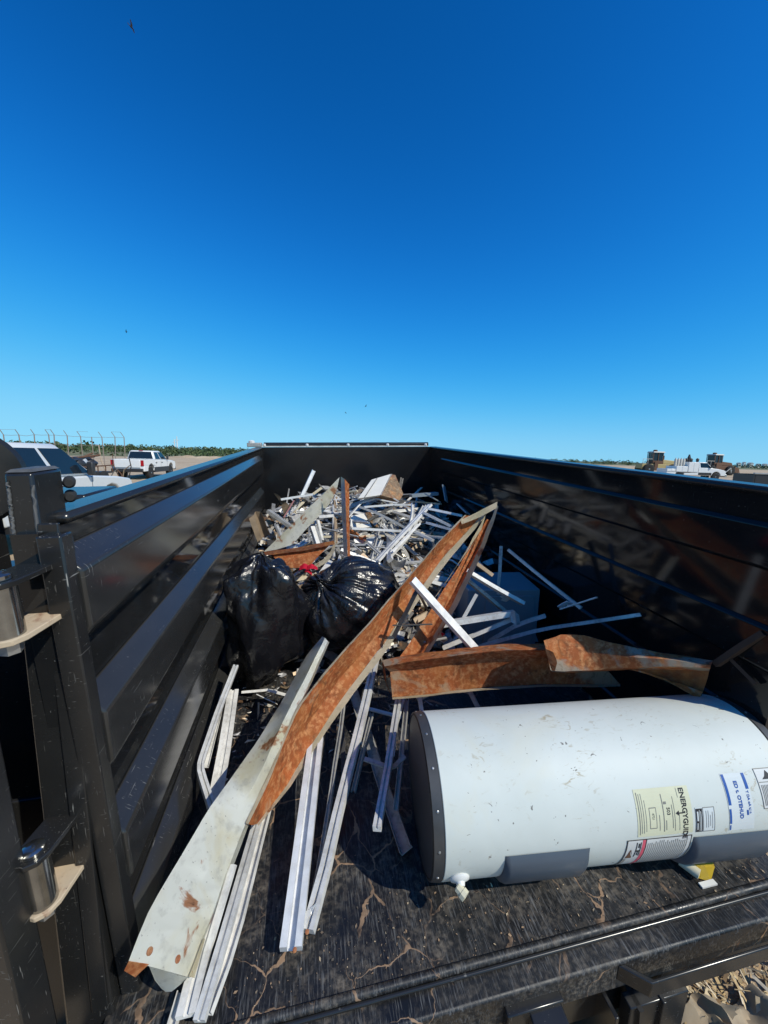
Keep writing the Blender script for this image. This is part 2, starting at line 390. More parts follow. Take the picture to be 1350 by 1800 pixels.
# ================================================================== THE SETTING
def sheet(name, x0, x1, y0, y1, z, mat, n=2, amp=0, fs=.1, label=None):
    mb = MB(); nx = ny = n
    vs = []; fc = []
    for j in range(ny+1):
        for i in range(nx+1):
            x = x0+(x1-x0)*i/nx; y = y0+(y1-y0)*j/ny
            vs.append((x, y, z+(noise.fractal(V((x*fs, y*fs, 0)), 1, 2, 4)*amp if amp else 0)))
    for j in range(ny):
        for i in range(nx): a = j*(nx+1)+i; fc.append((a, a+1, a+nx+2, a+nx+1))
    mb.add(vs, fc); o = mesh_obj(name, mb, mat, V((0,0,0)), smooth=60 if amp else None, recalc=False); o['kind'] = 'structure'; return o
sheet('ground', -4000, 4000, -4000, 4000, 0, 'dirt')
# scrub land that begins beyond the yard, its near edge wandering
mb = MB(); vs = []; N = 72
for i in range(N+1):
    a = -R(75)+R(150)*i/N; x = math.tan(a) if abs(a) < 1.4 else 0
    d0 = (118 if a < 0 else 118+180*min(1, a/R(30)))+10*noise.noise(V((i*.4, 0, 0)))
    dr = V((math.sin(a+R(11)), math.cos(a+R(11)), 0))
    vs += [dr*d0+V((0,0,.02)), dr*3600+V((0,0,.02))]
mb.add(vs, [(2*i, 2*i+1, 2*i+3, 2*i+2) for i in range(N)])
o = mesh_obj('scrubland', mb, 'scrub', V((0,0,0))); o['kind'] = 'structure'
# a low dirt bank along the yard's far edge
def bank(p0, p1, w, h, seed):
    mb = MB(); n = 60; vs = []; fc = []; d = (p1-p0); s = V((-d.y, d.x, 0)).normalized(); prof = [(-.5, -.05), (-.3, .45), (-.1, .95), (.12, .9), (.32, .4), (.5, -.05)]
    for i in range(n+1):
        for k, (a, b) in enumerate(prof):
            p = p0+d*(i/n)+s*w*a; e = min(1, 6*i/n, 6*(n-i)/n); p.z = h*b*e*(.7+.6*noise.noise(V((i*.35+seed, k, 0))))
            vs.append(p)
    m = len(prof)
    for i in range(n):
        for k in range(m-1): a = i*m+k; fc.append((a, a+1, a+m+1, a+m))
    mb.add(vs, fc); o = mesh_obj('dirt_bank', mb, 'dirt', V((0,0,0)), smooth=60); o['kind'] = 'structure'
bank(camw(-62, 104, 0), camw(-12, 110, 0), 5, .8, 1.0)
bank(camw(24, 150, 0), camw(120, 120, 0), 7, 1.0, 4.0)

# far-off scrub wood: one mass of small leaf faces
mb = MB()
def bush(c, w, h, n):
    for _ in range(n):
        a = random.random()*6.283; u = random.random()**.5; zz = random.random()
        k = (1-(2*zz-.75)**2*.5); p = c+V((math.cos(a)*u*w*k, math.sin(a)*u*w*k, h*(.04+.96*zz*(1-.45*u*u))))
        s = h*.10*(.6+random.random()); q = [V((random.uniform(-1,1), random.uniform(-1,1), random.uniform(-1,1))).normalized()*s for _ in range(2)]
        mb.add([p-q[0], p-q[1], p+q[0], p+q[1]], [(0,1,2,3)])
for i in range(560):
    a = random.uniform(-R(52), R(50)); right = a > R(14)
    if -R(22) < a < R(14) and random.random() < .75: continue
    d = random.uniform(122, 330)**1.0 if not right else random.uniform(330, 900)
    h = random.uniform(2.2, 4.1)*(1 if not right else 1.15)
    if d > 240 and not right: h *= 1.25
    dr = V((math.sin(a+R(11)), math.cos(a+R(11)), 0)); bush(dr*d, h*1.1, h, 60)
for i in range(160):          # the skyline row
    a = random.uniform(-R(50), -R(17)); d = random.uniform(340, 620); h = d*.0085*random.uniform(.7, 1.25)+2
    dr = V((math.sin(a+R(11)), math.cos(a+R(11)), 0)); bush(dr*d, h*1.3, h, 60)
o = mesh_obj('scrub_wood', mb, 'leaf', V((0,0,0)), recalc=False); o['kind'] = 'stuff'
o['label'] = 'dark green line of scrub trees along the horizon'; o['category'] = 'trees'

# ================================================================== THE DUMP TRAILER
W_, L_, H_ = 2.10, 4.07, 1.31
RY0 = 0.155                        # rear end of the right wall
tr = thing('dump_trailer', 'glossy black steel dump trailer with ribbed walls, full of scrap metal', 'trailer', (1.05, 2.0, -.16))
part('deck', MB().box((-.02, .0, -.07), (W_+.02, L_+.02, 0)), 'floor', tr)
for side in (0, 1):
    sx = (lambda x: x) if side == 0 else (lambda x: W_-x)
    y0 = .135 if side == 0 else RY0; lf = side == 0
    def pb(x0, x1, a, b, z0, z1): q = sorted((sx(x0), sx(x1))); return MB().box((q[0], a, z0), (q[1], b, z1))
    part('wall_panel', pb(-.05, 0, y0, L_, -.05, H_-.027), 'black' if lf else 'blackr', tr)
    part('top_rail', pb(-.075, .016, .215 if lf else y0, L_+.03, H_-.027, H_), 'rail', tr, bevel=.012)
    for zt in (1.24, .885, .53, .175):
        mb = MB(); y1 = 3.72; d = .055 if lf else .014
        prof = [(0, zt), (d, zt-.048), (d, zt-.185), (0, zt-.25)] if zt > .2 else [(0, zt), (d, zt-.045), (d, zt-.145), (0, zt-.17)]
        if not lf: prof = [(0, zt-.050), (d, zt-.065), (d, max(.02, zt-.205)), (0, max(.01, zt-.22))]
        A_ = [V((sx(x+.0005), y0+(.028 if lf else .0), z)) for x, z in prof]; B_ = [V((sx(x+.0005), y1-(.0 if x == 0 else .11), z)) for x, z in prof]
        mb.add(A_+B_, [(0,1,2,3), (7,6,5,4), (0,4,5,1), (1,5,6,2), (2,6,7,3), (3,7,4,0)])
        part('rib', mb, 'ribm' if lf else 'blackr', tr, bevel=.007 if lf else .004)
    if lf: part('end_frame', pb(-.0, .046, y0-.012, y0+.03, 0, H_-.03), 'post', tr, bevel=.004)
    for yy in (1.0, 1.75, 2.5, 3.25):
        part('outside_post', pb(-.115, -.052, yy-.04, yy+.04, -.1, H_-.06), 'post', tr, bevel=.004)
    part('side_sill', pb(-.10, -.052, .25, L_, -.16, -.02), 'rail', tr, bevel=.005)
    fx = (-.36, -.10)
    mb = MB(); pr = [(1.35, -.30), (1.45, -.02), (1.62, .10), (2.75, .10), (2.92, -.02), (3.02, -.30)]
    mb.rails([[V((sx(fx[0]), y, z)) for y, z in pr], [V((sx(fx[1]-.005), y, z)) for y, z in pr]], .006, 24)
    part('fender', mb, 'trim', tr, smooth=40)
    for yy in (1.78, 2.58):
        cx = sx(-.23)
        wq = part('wheel', MB().lathe((cx-.10, yy, -.25), (1,0,0), [(0,.20),(0,.29),(.03,.325),(.17,.325),(.20,.29),(.20,.20)], 28), 'tyre', tr, smooth=40)
        part('hub_rim', MB().lathe((cx-.105, yy, -.25), (1,0,0), [(0,.05),(.0,.10),(.03,.19),(.18,.19),(.21,.10),(.21,.05)], 20), 'rim', wq, smooth=40)
# front wall and what sits on it
part('front_wall', MB().box((.0, L_, -.04), (W_, L_+.05, H_-.004)), 'shade', tr)
part('tarp_roller', MB().tube((.02, L_+.085, H_+.025), (W_-.02, L_+.085, H_+.025), .027, 18), 'rail', tr, smooth=40)
st = part('roller_strip', MB().box((-.02, L_+.008, H_+.002), (W_-.04, L_+.04, H_+.012)), 'aluw', tr)
for k in range(5):
    x = .03+k*.50; part('bolt', MB().lathe((x, L_+.02, H_+.012), (0,0,1), [(0,.018),(.02,.018),(.026,.01)], 8), 'whitep', tr)
part('roller_bracket', MB().box((-.16, L_-.04, H_+.003), (.0, L_+.09, H_+.05)), 'alu2', tr, bevel=.006)
part('bracket_cap', MB().lathe((-.11, L_+.0, H_+.05), (0,0,1), [(0,.035),(.02,.035),(.03,.015)], 12), 'whitep', tr)
q0, q1 = atx(146, 870, -.13), atx(205, 858, -.13)
part('side_box', MB().box((-.34, q0.y, q0.z-.25), (-.125, q1.y, q0.z)), 'rail', tr, bevel=.008)
# hitch tongue and jack beyond the front
part('tongue', MB().hexa([(.35,L_,-.22),(1.75,L_,-.22),(1.1,L_+1.5,-.22),(1.0,L_+1.5,-.22)], [(.35,L_,-.08),(1.75,L_,-.08),(1.1,L_+1.5,-.08),(1.0,L_+1.5,-.08)]), 'rail', tr)
part('frame_rail', MB().box((.42, .1, -.30), (.52, L_, -.072)), 'rail', tr); part('frame_rail', MB().box((1.58, .1, -.30), (1.68, L_, -.072)), 'rail', tr)
part('tool_or_filler_box', MB().box((-.64, .46, .22), (-.14, .96, .99)), 'rail', tr, bevel=.012)  # plain black box added to fill the dark area outside the left post
part('dark_filler_flap', MB().box((-.62, .335, -.44), (-.135, .35, .46)), 'rail', tr, bevel=.004)  # invented black flap hiding the blue-shaded ground left of the post
# rear posts (raked)
def post(x0, x1, yb, yt, d, z0, z1):
    return MB().hexa([(x0,yb,z0),(x1,yb,z0),(x1,yb+d,z0),(x0,yb+d,z0)], [(x0+.058,yt,z1),(x1-.008,yt,z1),(x1-.008,yt+d,z1),(x0+.058,yt+d,z1)])
lp = part('rear_post', post(-.118, -.002, .085, .165, .10, -.12, 1.405), 'post', tr, bevel=.006)
part('rear_post', MB().box((W_+.125, .205, -.12), (W_+.22, .30, 1.33)), 'post', tr, bevel=.006)
part('post_cap', MB().hexa([(-.058,.167,1.406),(-.012,.167,1.406),(-.012,.262,1.406),(-.058,.262,1.406)], [(-.05,.172,1.412),(-.016,.172,1.412),(-.016,.252,1.412),(-.05,.252,1.412)]), 'foil', lp)
# weld seams and flat bars down the post face
def pf(x, z, off=0.0): t = (z+.12)/1.525; return V((x+(.045*t), .085+.08*t-off, z))
for x0, za, zb in ((-.118, 1.22, 1.39), (-.075, .95, 1.38)):
    mb = MB(); pts = [pf(x0+.02+.0025*noise.noise(V((k*.8, x0, 0))), za+(zb-za)*k/40, .001) for k in range(41)]
    mb.sweep([(.0035*math.cos(a), .0035*math.sin(a)) for a in (0,1.05,2.1,3.15,4.2,5.25)], pts); part('weld_bead', mb, 'foil', lp, smooth=60)
part('flat_bar', MB().hexa([pf(-.052,.03,.007),pf(-.014,.03,.007),pf(-.014,.03,-.002),pf(-.052,.03,-.002)],[pf(-.052,1.30,.007),pf(-.014,1.30,.007),pf(-.014,1.30,-.002),pf(-.052,1.30,-.002)]), 'post', lp, bevel=.002)
part('seal_strip', MB().hexa([(.0,.13,.0),(.018,.13,.0),(.018,.20,.0),(.0,.20,.0)],[(.014,.20,1.26),(.024,.20,1.26),(.024,.207,1.26),(.014,.207,1.26)]), 'post', tr, bevel=.003)
for px, py in ((119, 849), (121, 874)):
    part('rubber_bumper', MB().lathe(aty(px, py, .27)-V((.02,-.045,0)), (.5,-1,0), [(0,.008),(.0,.0125),(.05,.0125),(.056,.008)], 18), 'tyre', tr, smooth=40)
# hinges
def hinge(px, py, zt, zb):
    y = .045; xc = px; yp = .085+.08*(zb+.12)/1.525
    hg = part('hinge', MB().tube((xc, y, zb), (xc, y, zt), .026, 24), 'pin', tr, smooth=40)
    for z, mt in ((zt, 'post'), (zb, 'sandy')):
        pl = [(xc-.032, y-.008), (xc-.022, y-.026), (xc, y-.034), (xc+.022, y-.026), (xc+.034, y-.004), (xc+.05, yp+.02), (xc-.02, yp+.02), (xc-.034, y+.014)]
        part('hinge_plate', MB().extr([V((a, b, z-.006)) for a, b in pl], [(0,0,0), (0,0,.012)]), mt, hg, bevel=.002)
    part('pin_head', MB().lathe((xc, y, zt+.007), (0,0,1), [(0,.022),(.008,.022),(.014,.014)], 18), 'pin', hg, smooth=40)
    part('pin_nut', MB().lathe((xc, y, zb-.03), (0,0,1), [(0,.012),(0,.018),(.022,.018)], 6), 'steel', hg)
    part('hinge_tab', MB().hexa([(xc-.06,y-.02,zb+.03),(xc-.01,y-.02,zb+.03),(xc-.01,y+.012,zb+.03),(xc-.06,y+.012,zb+.03)],[(xc-.06,y-.02,zt-.03),(xc-.01,y-.02,zt-.03),(xc-.01,y+.012,zt-.03),(xc-.06,y+.012,zt-.03)]), 'post', hg, smooth=40)
hinge(-.022, 0, 1.215, 1.105); hinge(-.062, 0, .60, .465)
# swung-open rear door, hinged left of the post
dd = V((-.985, .17, 0)).normalized(); dn = V((dd.y, -dd.x, 0))
def dpt(s, z, o): q = V((-.085, -.005, z))+dd*s+dn*o; q.x += .03*(z/1.4); return q
def dbox(s0, s1, z0, z1, o0, o1): return MB().hexa([dpt(s0,z0,o0),dpt(s1,z0,o0),dpt(s1,z0,o1),dpt(s0,z0,o1)], [dpt(s0,z1,o0),dpt(s1,z1,o0),dpt(s1,z1,o1),dpt(s0,z1,o1)])
dr_ = part('swing_door', dbox(.01, 1.04, .03, 1.02, -.02, .02), 'rail', tr, bevel=.004)
for q in ((.0, .06, .0, 1.05), (.98, 1.05, .0, 1.05)): part('door_frame_bar', dbox(q[0], q[1], q[2], q[3], -.035, .035), 'post', dr_, bevel=.005)
for q in ((.06, .98, .0, .06), (.06, .98, .99, 1.05), (.06, .98, .48, .56)): part('door_frame_bar', dbox(q[0], q[1], q[2], q[3], -.034, .034), 'post', dr_, bevel=.005)
# rounded black shroud behind the post
part('rounded_shroud', MB().lathe((-.325, .42, 1.375), (.55,-.83,0), [(0,.02),(0,.115),(.012,.128),(.05,.128),(.06,.118),(.06,.02)], 40), 'rail', tr, smooth=40)
part('shroud_bracket', MB().box((-.36, .40, 1.0), (-.28, .46, 1.30)), 'rail', tr)
# rear sill: ridge, plate, rounded lip, back face, step loop, light bracket
part('sill_ridge', MB().tube((-.02, .004, .004), (W_+.1, .004, .004), .011, 14), 'floor', tr, smooth=40)
part('sill_ridge', MB().tube((-.02, -.011, -.004), (W_+.1, -.011, -.004), .006, 12), 'rail', tr, smooth=40)
part('rear_sill', MB().box((-.13, -.066, -.12), (W_+.13, -.002, -.012)), 'floor', tr, bevel=.008)
part('rear_beam', MB().box((-.13, -.045, -.26), (W_+.13, .08, -.121)), 'post', tr, bevel=.004)
part('step_loop', MB().extr([V(q) for q in ((1.375,-.066,-.075),(1.44,-.118,-.075),(2.16,-.118,-.075),(2.21,-.066,-.075),(2.195,-.066,-.075),(2.15,-.109,-.075),(1.452,-.109,-.075),(1.395,-.066,-.075))], [(0,0,0),(0,0,.055)]), 'rail', tr, bevel=.003)
part('step_plate', MB().box((1.40, -.105, -.34), (1.60, -.068, -.13)), 'post', tr, bevel=.003)
for x in (1.34, 1.50):
    part('ramp_guide', MB().box((x, -.115, -.50), (x+.012, .06, -.125)), 'rail', tr, bevel=.002)
part('ramp_guide', MB().hexa([(1.46,-.115,-.5),(1.475,-.115,-.5),(1.475,.0,-.5),(1.46,.0,-.5)],[(1.42,-.115,-.13),(1.435,-.115,-.13),(1.435,.0,-.13),(1.42,.0,-.13)]), 'rail', tr)
part('light_bracket', MB().box((1.02, -.088, -.135), (1.19, -.062, -.05)), 'post', tr, bevel=.004)
part('light_bracket', MB().hexa([(1.10,-.155,-.17),(1.17,-.155,-.17),(1.17,-.07,-.17),(1.10,-.07,-.17)],[(1.085,-.125,-.07),(1.185,-.125,-.07),(1.185,-.07,-.06),(1.085,-.07,-.06)]), 'post', tr, bevel=.005)
part('light_bracket', MB().box((.93, -.10, -.2), (.955, -.06, -.1)), 'post', tr)

# ================================================================== WATER HEATER
HA, HB, HR = V((.924, .348, .246)), V((2.073, .233, .246)), .244
hax = (HB-HA).normalized(); HLn = (HB-HA).length; hsd = V((hax.y, -hax.x, 0)); hup = V((0,0,1))
def cyl(s, th, r=HR): t = R(th); return HA+hax*s+(hsd*math.cos(t)+hup*math.sin(t))*r
wh = thing('water_heater', 'white electric water heater tank lying on its side on the deck', 'water heater', (1.5, .29, 0))
prof = [(0.004, HR-.012), (.0, HR-.004), (.004, HR)] + [(HLn*k/8, HR) for k in range(1, 8)] + [(HLn-.004, HR), (HLn, HR-.004), (HLn-.004, HR-.012)]
part('tank', MB().lathe(HA, hax, prof, 96), 'tank', wh, smooth=35)
for p, d in ((HA, -1), (HB, 1)):
    cp = part('end_cap', MB().lathe(p, hax*d, [(-.002,HR-.03),(-.002,HR-.001),(.030,HR-.004),(.034,HR-.010),(.026,HR-.016),(.020,HR-.03),(.020,.03)], 72), 'dgrey', wh, smooth=35)
    part('cap_band', MB().lathe(p, hax*d, [(.001,HR-.003),(.001,HR+.0012),(.031,HR-.0022),(.031,HR-.006)], 72), 'capedge', cp, smooth=35)
    for k in range(14):
        a = 360*k/14+8; q = cyl(0 if d < 0 else HLn, a, HR-.001)+hax*d*.016; n_ = (q-(p+hax*d*.016)).normalized()
        part('screw', MB().lathe(q, n_, [(0,.0045),(.0022,.004),(.003,.002)], 8), 'steel', cp)
def patch(mb, s0, s1, t0, t1, r, n=14, thick=.0):
    vs = []; ns = 2
    for i in range(n+1):
        for j in range(ns+1): vs.append(cyl(s0+(s1-s0)*j/ns, t0+(t1-t0)*i/n, r))
    mb.add(vs, [(i*3+j, i*3+j+1, i*3+j+4, i*3+j+3) for i in range(n) for j in range(ns)]); return mb
def panel(s0, s1, t0, t1):
    mb = MB(); n = 12; sec = []
    for i in range(n+1):
        t = t0+(t1-t0)*i/n; e = min(1, 3.5*min(i, n-i)/n); sec.append((t, HR+.002+.018*(e**.5 if e > 0 else 0)))
    vs = []
    S = [(s0, 0), (s0+.006, .75), (s0+.016, 1), (s1-.016, 1), (s1-.006, .75), (s1, 0)]
    for s, k in S:
        for t, r in sec: vs.append(cyl(s, t, HR+.001+(r-HR-.001)*k))
    m = n+1; mb.add(vs, [(i*m+j, i*m+j+1, (i+1)*m+j+1, (i+1)*m+j) for i in range(len(S)-1) for j in range(n)])
    return mb
part('access_panel', panel(.185, .452, -43, 0.5), 'grey', wh, smooth=50)
part('access_panel', panel(.795, 1.075, -43, 1.0), 'grey', wh, smooth=50)
def lab(name, s0, s1, t0, t1, mat, par, r=HR+.0009): return part(name, patch(MB(), s0, s1, t0, t1, r), mat, par, recalc=False)
def bars(par, lst, mat, r):
    mb = MB()
    for q in lst: patch(mb, *q, r, 6)
    return part('print', mb, mat, par, recalc=False)
def text_on(par, body, s, th, size, mat, r, bold=.0):      # reads downwards round the tank, letter tops towards the far end
    cu = bpy.data.curves.new('t', 'FONT'); cu.body = body; cu.size = size; cu.offset = bold; cu.resolution_u = 3
    ob = bpy.data.objects.new('t', cu); COL.objects.link(ob); bpy.context.view_layer.update()
    me = ob.evaluated_get(bpy.context.evaluated_depsgraph_get()).to_mesh()
    mb = MB(); mb.add([cyl(s+v.co.y, th-math.degrees(v.co.x/HR), r) for v in me.vertices], [tuple(p.vertices) for p in me.polygons])
    bpy.data.objects.remove(ob); bpy.data.curves.remove(cu)
    return part('lettering', mb, mat, par, recalc=False)
L1, L2 = HR+.0016, HR+.0023
e = lab('energy_label', .606, .789, 5.3, 36.9, 'paper', wh)
text_on(e, 'ENERGYGUIDE', .757, 36.0, .0225, 'ink', L1, .0006)
text_on(e, '503', .705, 24.5, .015, 'ink', L1, .0002); text_on(e, '4721', .655, 21.5, .010, 'ink', L1)
bars(e, [(.612,.6145,7,35),(.619,.6205,8,34),(.626,.6275,8,34),(.634,.6352,9,30),(.646,.6475,11,25),(.668,.6692,11,25),(.6475,.668,24.6,25.2),(.6475,.668,10.8,11.4),(.678,.6795,9,20),(.692,.6945,8,33),(.697,.706,26.5,28.2),(.722,.7235,10,26),(.729,.7303,8,31),(.748,.7492,30,36),(.744,.7452,8,20),(.70,.7018,9,16)], 'inkg', L1)
mb = MB(); patch(mb, .738, .757, 19.6, 20.5, L1, 3); mb.add([cyl(.744,21.8,L1), cyl(.733,20.05,L1), cyl(.744,18.3,L1)], [(0,1,2)]); part('arrow_mark', mb, 'ink', e, recalc=False)
rp = lab('rating_label', .799, .864, 4.9, 22.6, 'clearlab', wh)
bars(rp, [(.80,.822,5.2,21.8)], 'ink', L1)
bars(rp, [(.803,.806,7,12),(.803,.808,13.5,20),(.811,.8125,6,21),(.815,.817,6,20)], 'clearlab', L2)
bars(rp, [(.824,.8255,5.2,22.2),(.862,.8635,5.2,22.2),(.824,.863,21.9,22.4),(.824,.863,5.1,5.6),(.834,.8352,8,20),(.841,.8422,8,20),(.848,.8492,9,17),(.855,.8562,7,19)], 'inkg', L1)
bl = lab('blue_print_label', .914, 1.0, 3.6, 42, 'clearlab', wh)
text_on(bl, 'ED t. OTEHUD', .951, 37.2, .0165, 'blue', L1, .0006); text_on(bl, 'T DA oA t.i n', .984, 30.5, .0115, 'blue', L1, .0004)
bars(bl, [(.916,.925,22,41.6),(.9155,.922,9,19.5),(.916,.920,4.2,8),(.987,.997,31.5,41.6),(.975,.981,14.4,18)], 'blue', L1)
rl = lab('caution_label', 1.036, 1.105, 17.5, 43.6, 'lab', wh)
bars(rl, [(1.036,1.0375,17.5,43.6),(1.036,1.105,43.1,43.6),(1.036,1.105,17.5,18),(1.04,1.1,34.5,35)]+[(1.043+.0055*k,1.0455+.0055*k,19.5,33) for k in range(9)], 'inkg', L1)
mb = MB(); mb.add([cyl(1.055,36.5,L1), cyl(1.095,36.5,L1), cyl(1.085,39.5,L1), cyl(1.075,42.2,L1), cyl(1.066,38.4,L1)], [(0,1,2,3,4)]); part('flame_mark', mb, 'ink', rl, recalc=False)
wl = lab('warning_label', .572, .788, -40, 3.6, 'lab', wh)
bars(wl, [(.572,.788,2.9,3.6),(.572,.5755,-40,3),(.634,.6375,-40,3),(.7855,.788,-40,3)], 'ink', L1)
bars(wl, [(.624,.634,-40,2.8)], 'pink', L1)
bars(wl, [(.578,.580,-36,-16),(.583,.585,-36,-16)]+[(.642+.0065*k,.6442+.0065*k,-38+3*random.random(),1.5-3*random.random()) for k in range(21)], 'inkg', L1)
mb = MB(); mb.add([cyl(.579,-15,L1),cyl(.600,-15.5,L1),cyl(.595,-9,L1),cyl(.59,-5,L1),cyl(.585,-8,L1)],[(0,1,2,3,4)]); part('flame_mark', mb, 'brown', wl, recalc=False)
bars(wl, [(.605,.608,-14,1),(.612,.615,-12,-7),(.612,.616,-4,0),(.618,.621,-13,1),(.606,.620,-8,-6.4)], 'ink', L1)
# drain valve near the left end
vd = (hsd*math.cos(R(-20))+hup*math.sin(R(-20))); vp = cyl(.052, -20, HR-.002)
dv = part('drain_valve', MB().lathe(vp, vd, [(0,.029),(.004,.031),(.009,.028),(.014,.014),(.022,.012),(.024,.011)], 28), 'whitep', wh, smooth=40)
vq = vp+vd*.021
part('valve_body', MB().lathe(vq-hax*.012, hsd*.75-hup*.25+hax*.6, [(0,.011),(.003,.014),(.018,.014),(.019,.0165),(.032,.0165),(.033,.007),(.026,.006)], 8), 'valve', dv, smooth=30)
part('valve_handle', MB().lathe(vq-hup*.008, -hup, [(0,.007),(.010,.007),(.011,.013),(.022,.012),(.024,.007)], 12), 'valve', dv, smooth=40)
# relief valve with yellow tag under the right end
rv = V((1.80, .045, .0))
q = part('relief_valve', MB().tube(rv+V((-.03,.06,.03)), rv+V((-.005,.012,.028)), .016, 14), 'valve', wh, smooth=40)
part('yellow_tag', MB().rails([[rv+V((-.01,.02,.008)), rv+V((.03,.0,.004)), rv+V((.085,.03,.012))], [rv+V((-.005,.06,.055)), rv+V((.04,.045,.05)), rv+V((.095,.07,.05))]], .002, 8, .004), 'yellow', q)
part('lever', MB().box(rv+V((-.015,-.012,.002)), rv+V((.045,.004,.008))), 'whitep', q)
part('pipe_nipple', MB().tube(HB+hax*.02+hup*.1, HB+hax*.026+hup*.1, .02, 14), 'steel', wh)

# ================================================================== SHEET-METAL BEAMS
def rl_(pts): return [aty(*p) for p in pts]
# A: white painted channel in the foreground
wa = thing('painted_channel', 'long chalky white steel channel propped in the left foreground, rust spots and screws', 'channel', (.2, .3, 0))
E1 = rl_([(225,1690,.03),(254,1615,.09),(324,1494,.25),(366,1424,.36),(449,1308,.60),(490,1241,.76),(540,1150,.97),(566,1118,1.05)])
C1 = rl_([(278,1703,.05),(314,1622,.128),(368,1525,.25),(408,1450,.35),(463,1348,.48),(496,1272,.60),(543,1178,.78),(571,1121,.92)])
R1 = rl_([(331,1716,.07),(365,1625,.155),(400,1530,.27),(430,1450,.365),(456,1390,.44),(492,1314,.545),(526,1240,.68),(576,1127,.90)])
F1 = rl_([(336,1722,.12),(370,1632,.205),(404,1540,.315),(435,1455,.41),(462,1394,.48),(496,1317,.60),(530,1243,.74),(579,1129,.955)])
wam = MB().rails([E1, C1, R1, F1], .0028, 30, .004, 2); part('web', wam, 'white_rust', wa, smooth=40); wab = BVHTree.FromPolygons(wam.v, wam.f)
part('rusty_lip', MB().rails([rl_([(219,1706,.03),(227,1689,.03)]), rl_([(238,1718,.04),(262,1696,.042)])], .003, 4, .002), 'rust', wa)
part('torn_tongue', MB().rails([rl_([(262,1697,.045),(282,1703,.052),(305,1709,.06),(330,1717,.07)]), rl_([(272,1722,.075),(286,1742,.08),(297,1747,.075),(325,1726,.06)])], .003, 8, .003), 'white_rust', wa, smooth=40)
part('rusty_edge', MB().rails([rl_([(331,1716,.066),(343,1685,.094),(357,1648,.127)]), rl_([(341,1719,.07),(350,1688,.10),(361,1650,.132)])], .004, 8, .003, 5), 'cream_rust', wa)
for px, py in ((263, 1672), (312, 1686)):
    c, nn, _i, _d = wab.ray_cast(CT, tray(px, py).normalized()); nn = nn if nn.dot(CT-c) > 0 else -nn
    part('screw', MB().lathe(c-nn*.004, nn, [(0,.008),(.006,.008),(.0085,.005),(.006,.002)], 14), 'rustdark', wa, smooth=40)
# B: the long rusty channel
wb = thing('rusty_channel', 'long orange rusted steel channel leaning up across the middle of the load', 'channel', (1.0, .8, .1))
BL = rl_([(436,1447,.36),(480,1350,.50),(524,1243,.66),(581,1172,.79),(641,1105,.91),(710,1025,1.04),(768,957,1.15),(818,906,1.24)])
BM = rl_([(444,1449,.41),(494,1360,.56),(540,1274,.72),(596,1194,.87),(660,1120,.99),(719,1039,1.12),(777,967,1.23),(834,906,1.31)])
BR = rl_([(452,1448,.43),(506,1378,.56),(548,1308,.68),(607,1219,.845),(675,1132,.975),(727,1050,1.115),(784,974,1.225),(848,904,1.33)])
BF = rl_([(455,1450,.42),(511,1383,.545),(554,1314,.665),(615,1227,.825),(683,1139,.955),(735,1057,1.095),(792,980,1.205),(853,908,1.31)])
part('web', MB().rails([BL, BM, BR], .003, 34, .005, 8), 'rust', wb, smooth=40)
part('edge_flange', MB().rails([BR, BF], .0035, 34, .004, 8), 'cream_rust', wb, smooth=40)
part('edge_flange', MB().rails([[p+V((-.006,0,.002)) for p in BL], [p+V((.004,-.006,.005)) for p in BL]], .002, 34, .004, 8), 'cream_rust', wb)
part('end_strip', MB().rails([rl_([(809,914,1.225),(840,899,1.25),(874,882,1.27)]), rl_([(812,922,1.22),(843,910,1.245),(873,893,1.265)])], .004, 10, .003), 'cream_rust', wb)
# B2: the second rusty channel splaying away beneath it
wc = thing('rusty_channel', 'shorter rusted channel with cream edge, splayed under the long leaning one', 'channel', (1.3, 1.0, .1))
part('web', MB().rails([rl_([(856,912,1.33),(810,990,1.20),(760,1068,1.08),(706,1150,.96),(680,1192,.90)]), rl_([(862,915,1.36),(828,985,1.23),(785,1065,1.10),(735,1145,.98),(712,1180,.92)]), rl_([(873,895,1.34),(843,968,1.20),(798,1060,1.06),(750,1140,.95),(728,1172,.90)])], .003, 26, .006, 3), 'rust', wc, smooth=40)
part('edge_flange', MB().rails([rl_([(873,888,1.33),(843,963,1.19),(797,1058,1.05),(748,1140,.94),(726,1172,.89)]), rl_([(877,890,1.27),(851,964,1.13),(806,1060,.99),(757,1143,.88),(735,1175,.83)])], .0035, 26, .005, 3), 'cream_rust', wc, smooth=40)
part('middle_fold', MB().rails([rl_([(855,903,1.29),(815,975,1.17),(770,1043,1.06)]), rl_([(846,930,1.26),(806,992,1.15),(764,1052,1.05)])], .004, 14, .006, 11), 'cream_rust', wc, smooth=40)
# C: rusty channel lying behind the heater
wcn = thing('rusty_channel', 'rusted channel lying crosswise just behind the water heater', 'channel', (1.4, .7, .2))
Ct0 = rl_([(672,1160,.92),(720,1151,.90),(800,1141,.86),(880,1132,.82),(960,1131,.77),(1060,1142,.70)])
Ct = rl_([(676,1172,.81),(722,1163,.79),(800,1153,.75),(880,1143,.70),(960,1143,.65),(1060,1154,.60)])
Cw = rl_([(686,1182,.84),(730,1176,.83),(800,1168,.79),(880,1160,.74),(960,1160,.69),(1060,1170,.63)])
Cb = rl_([(690,1226,.82),(740,1222,.80),(800,1214,.77),(880,1207,.73),(960,1203,.68),(1090,1203,.61)])
Cb2 = rl_([(690,1229,.77),(740,1226,.76),(800,1218,.73),(880,1211,.69),(960,1207,.64),(1090,1207,.58)])
part('web', MB().rails([Ct, Cw, Cb], .003, 26, .004, 5), 'rust', wcn, smooth=40)
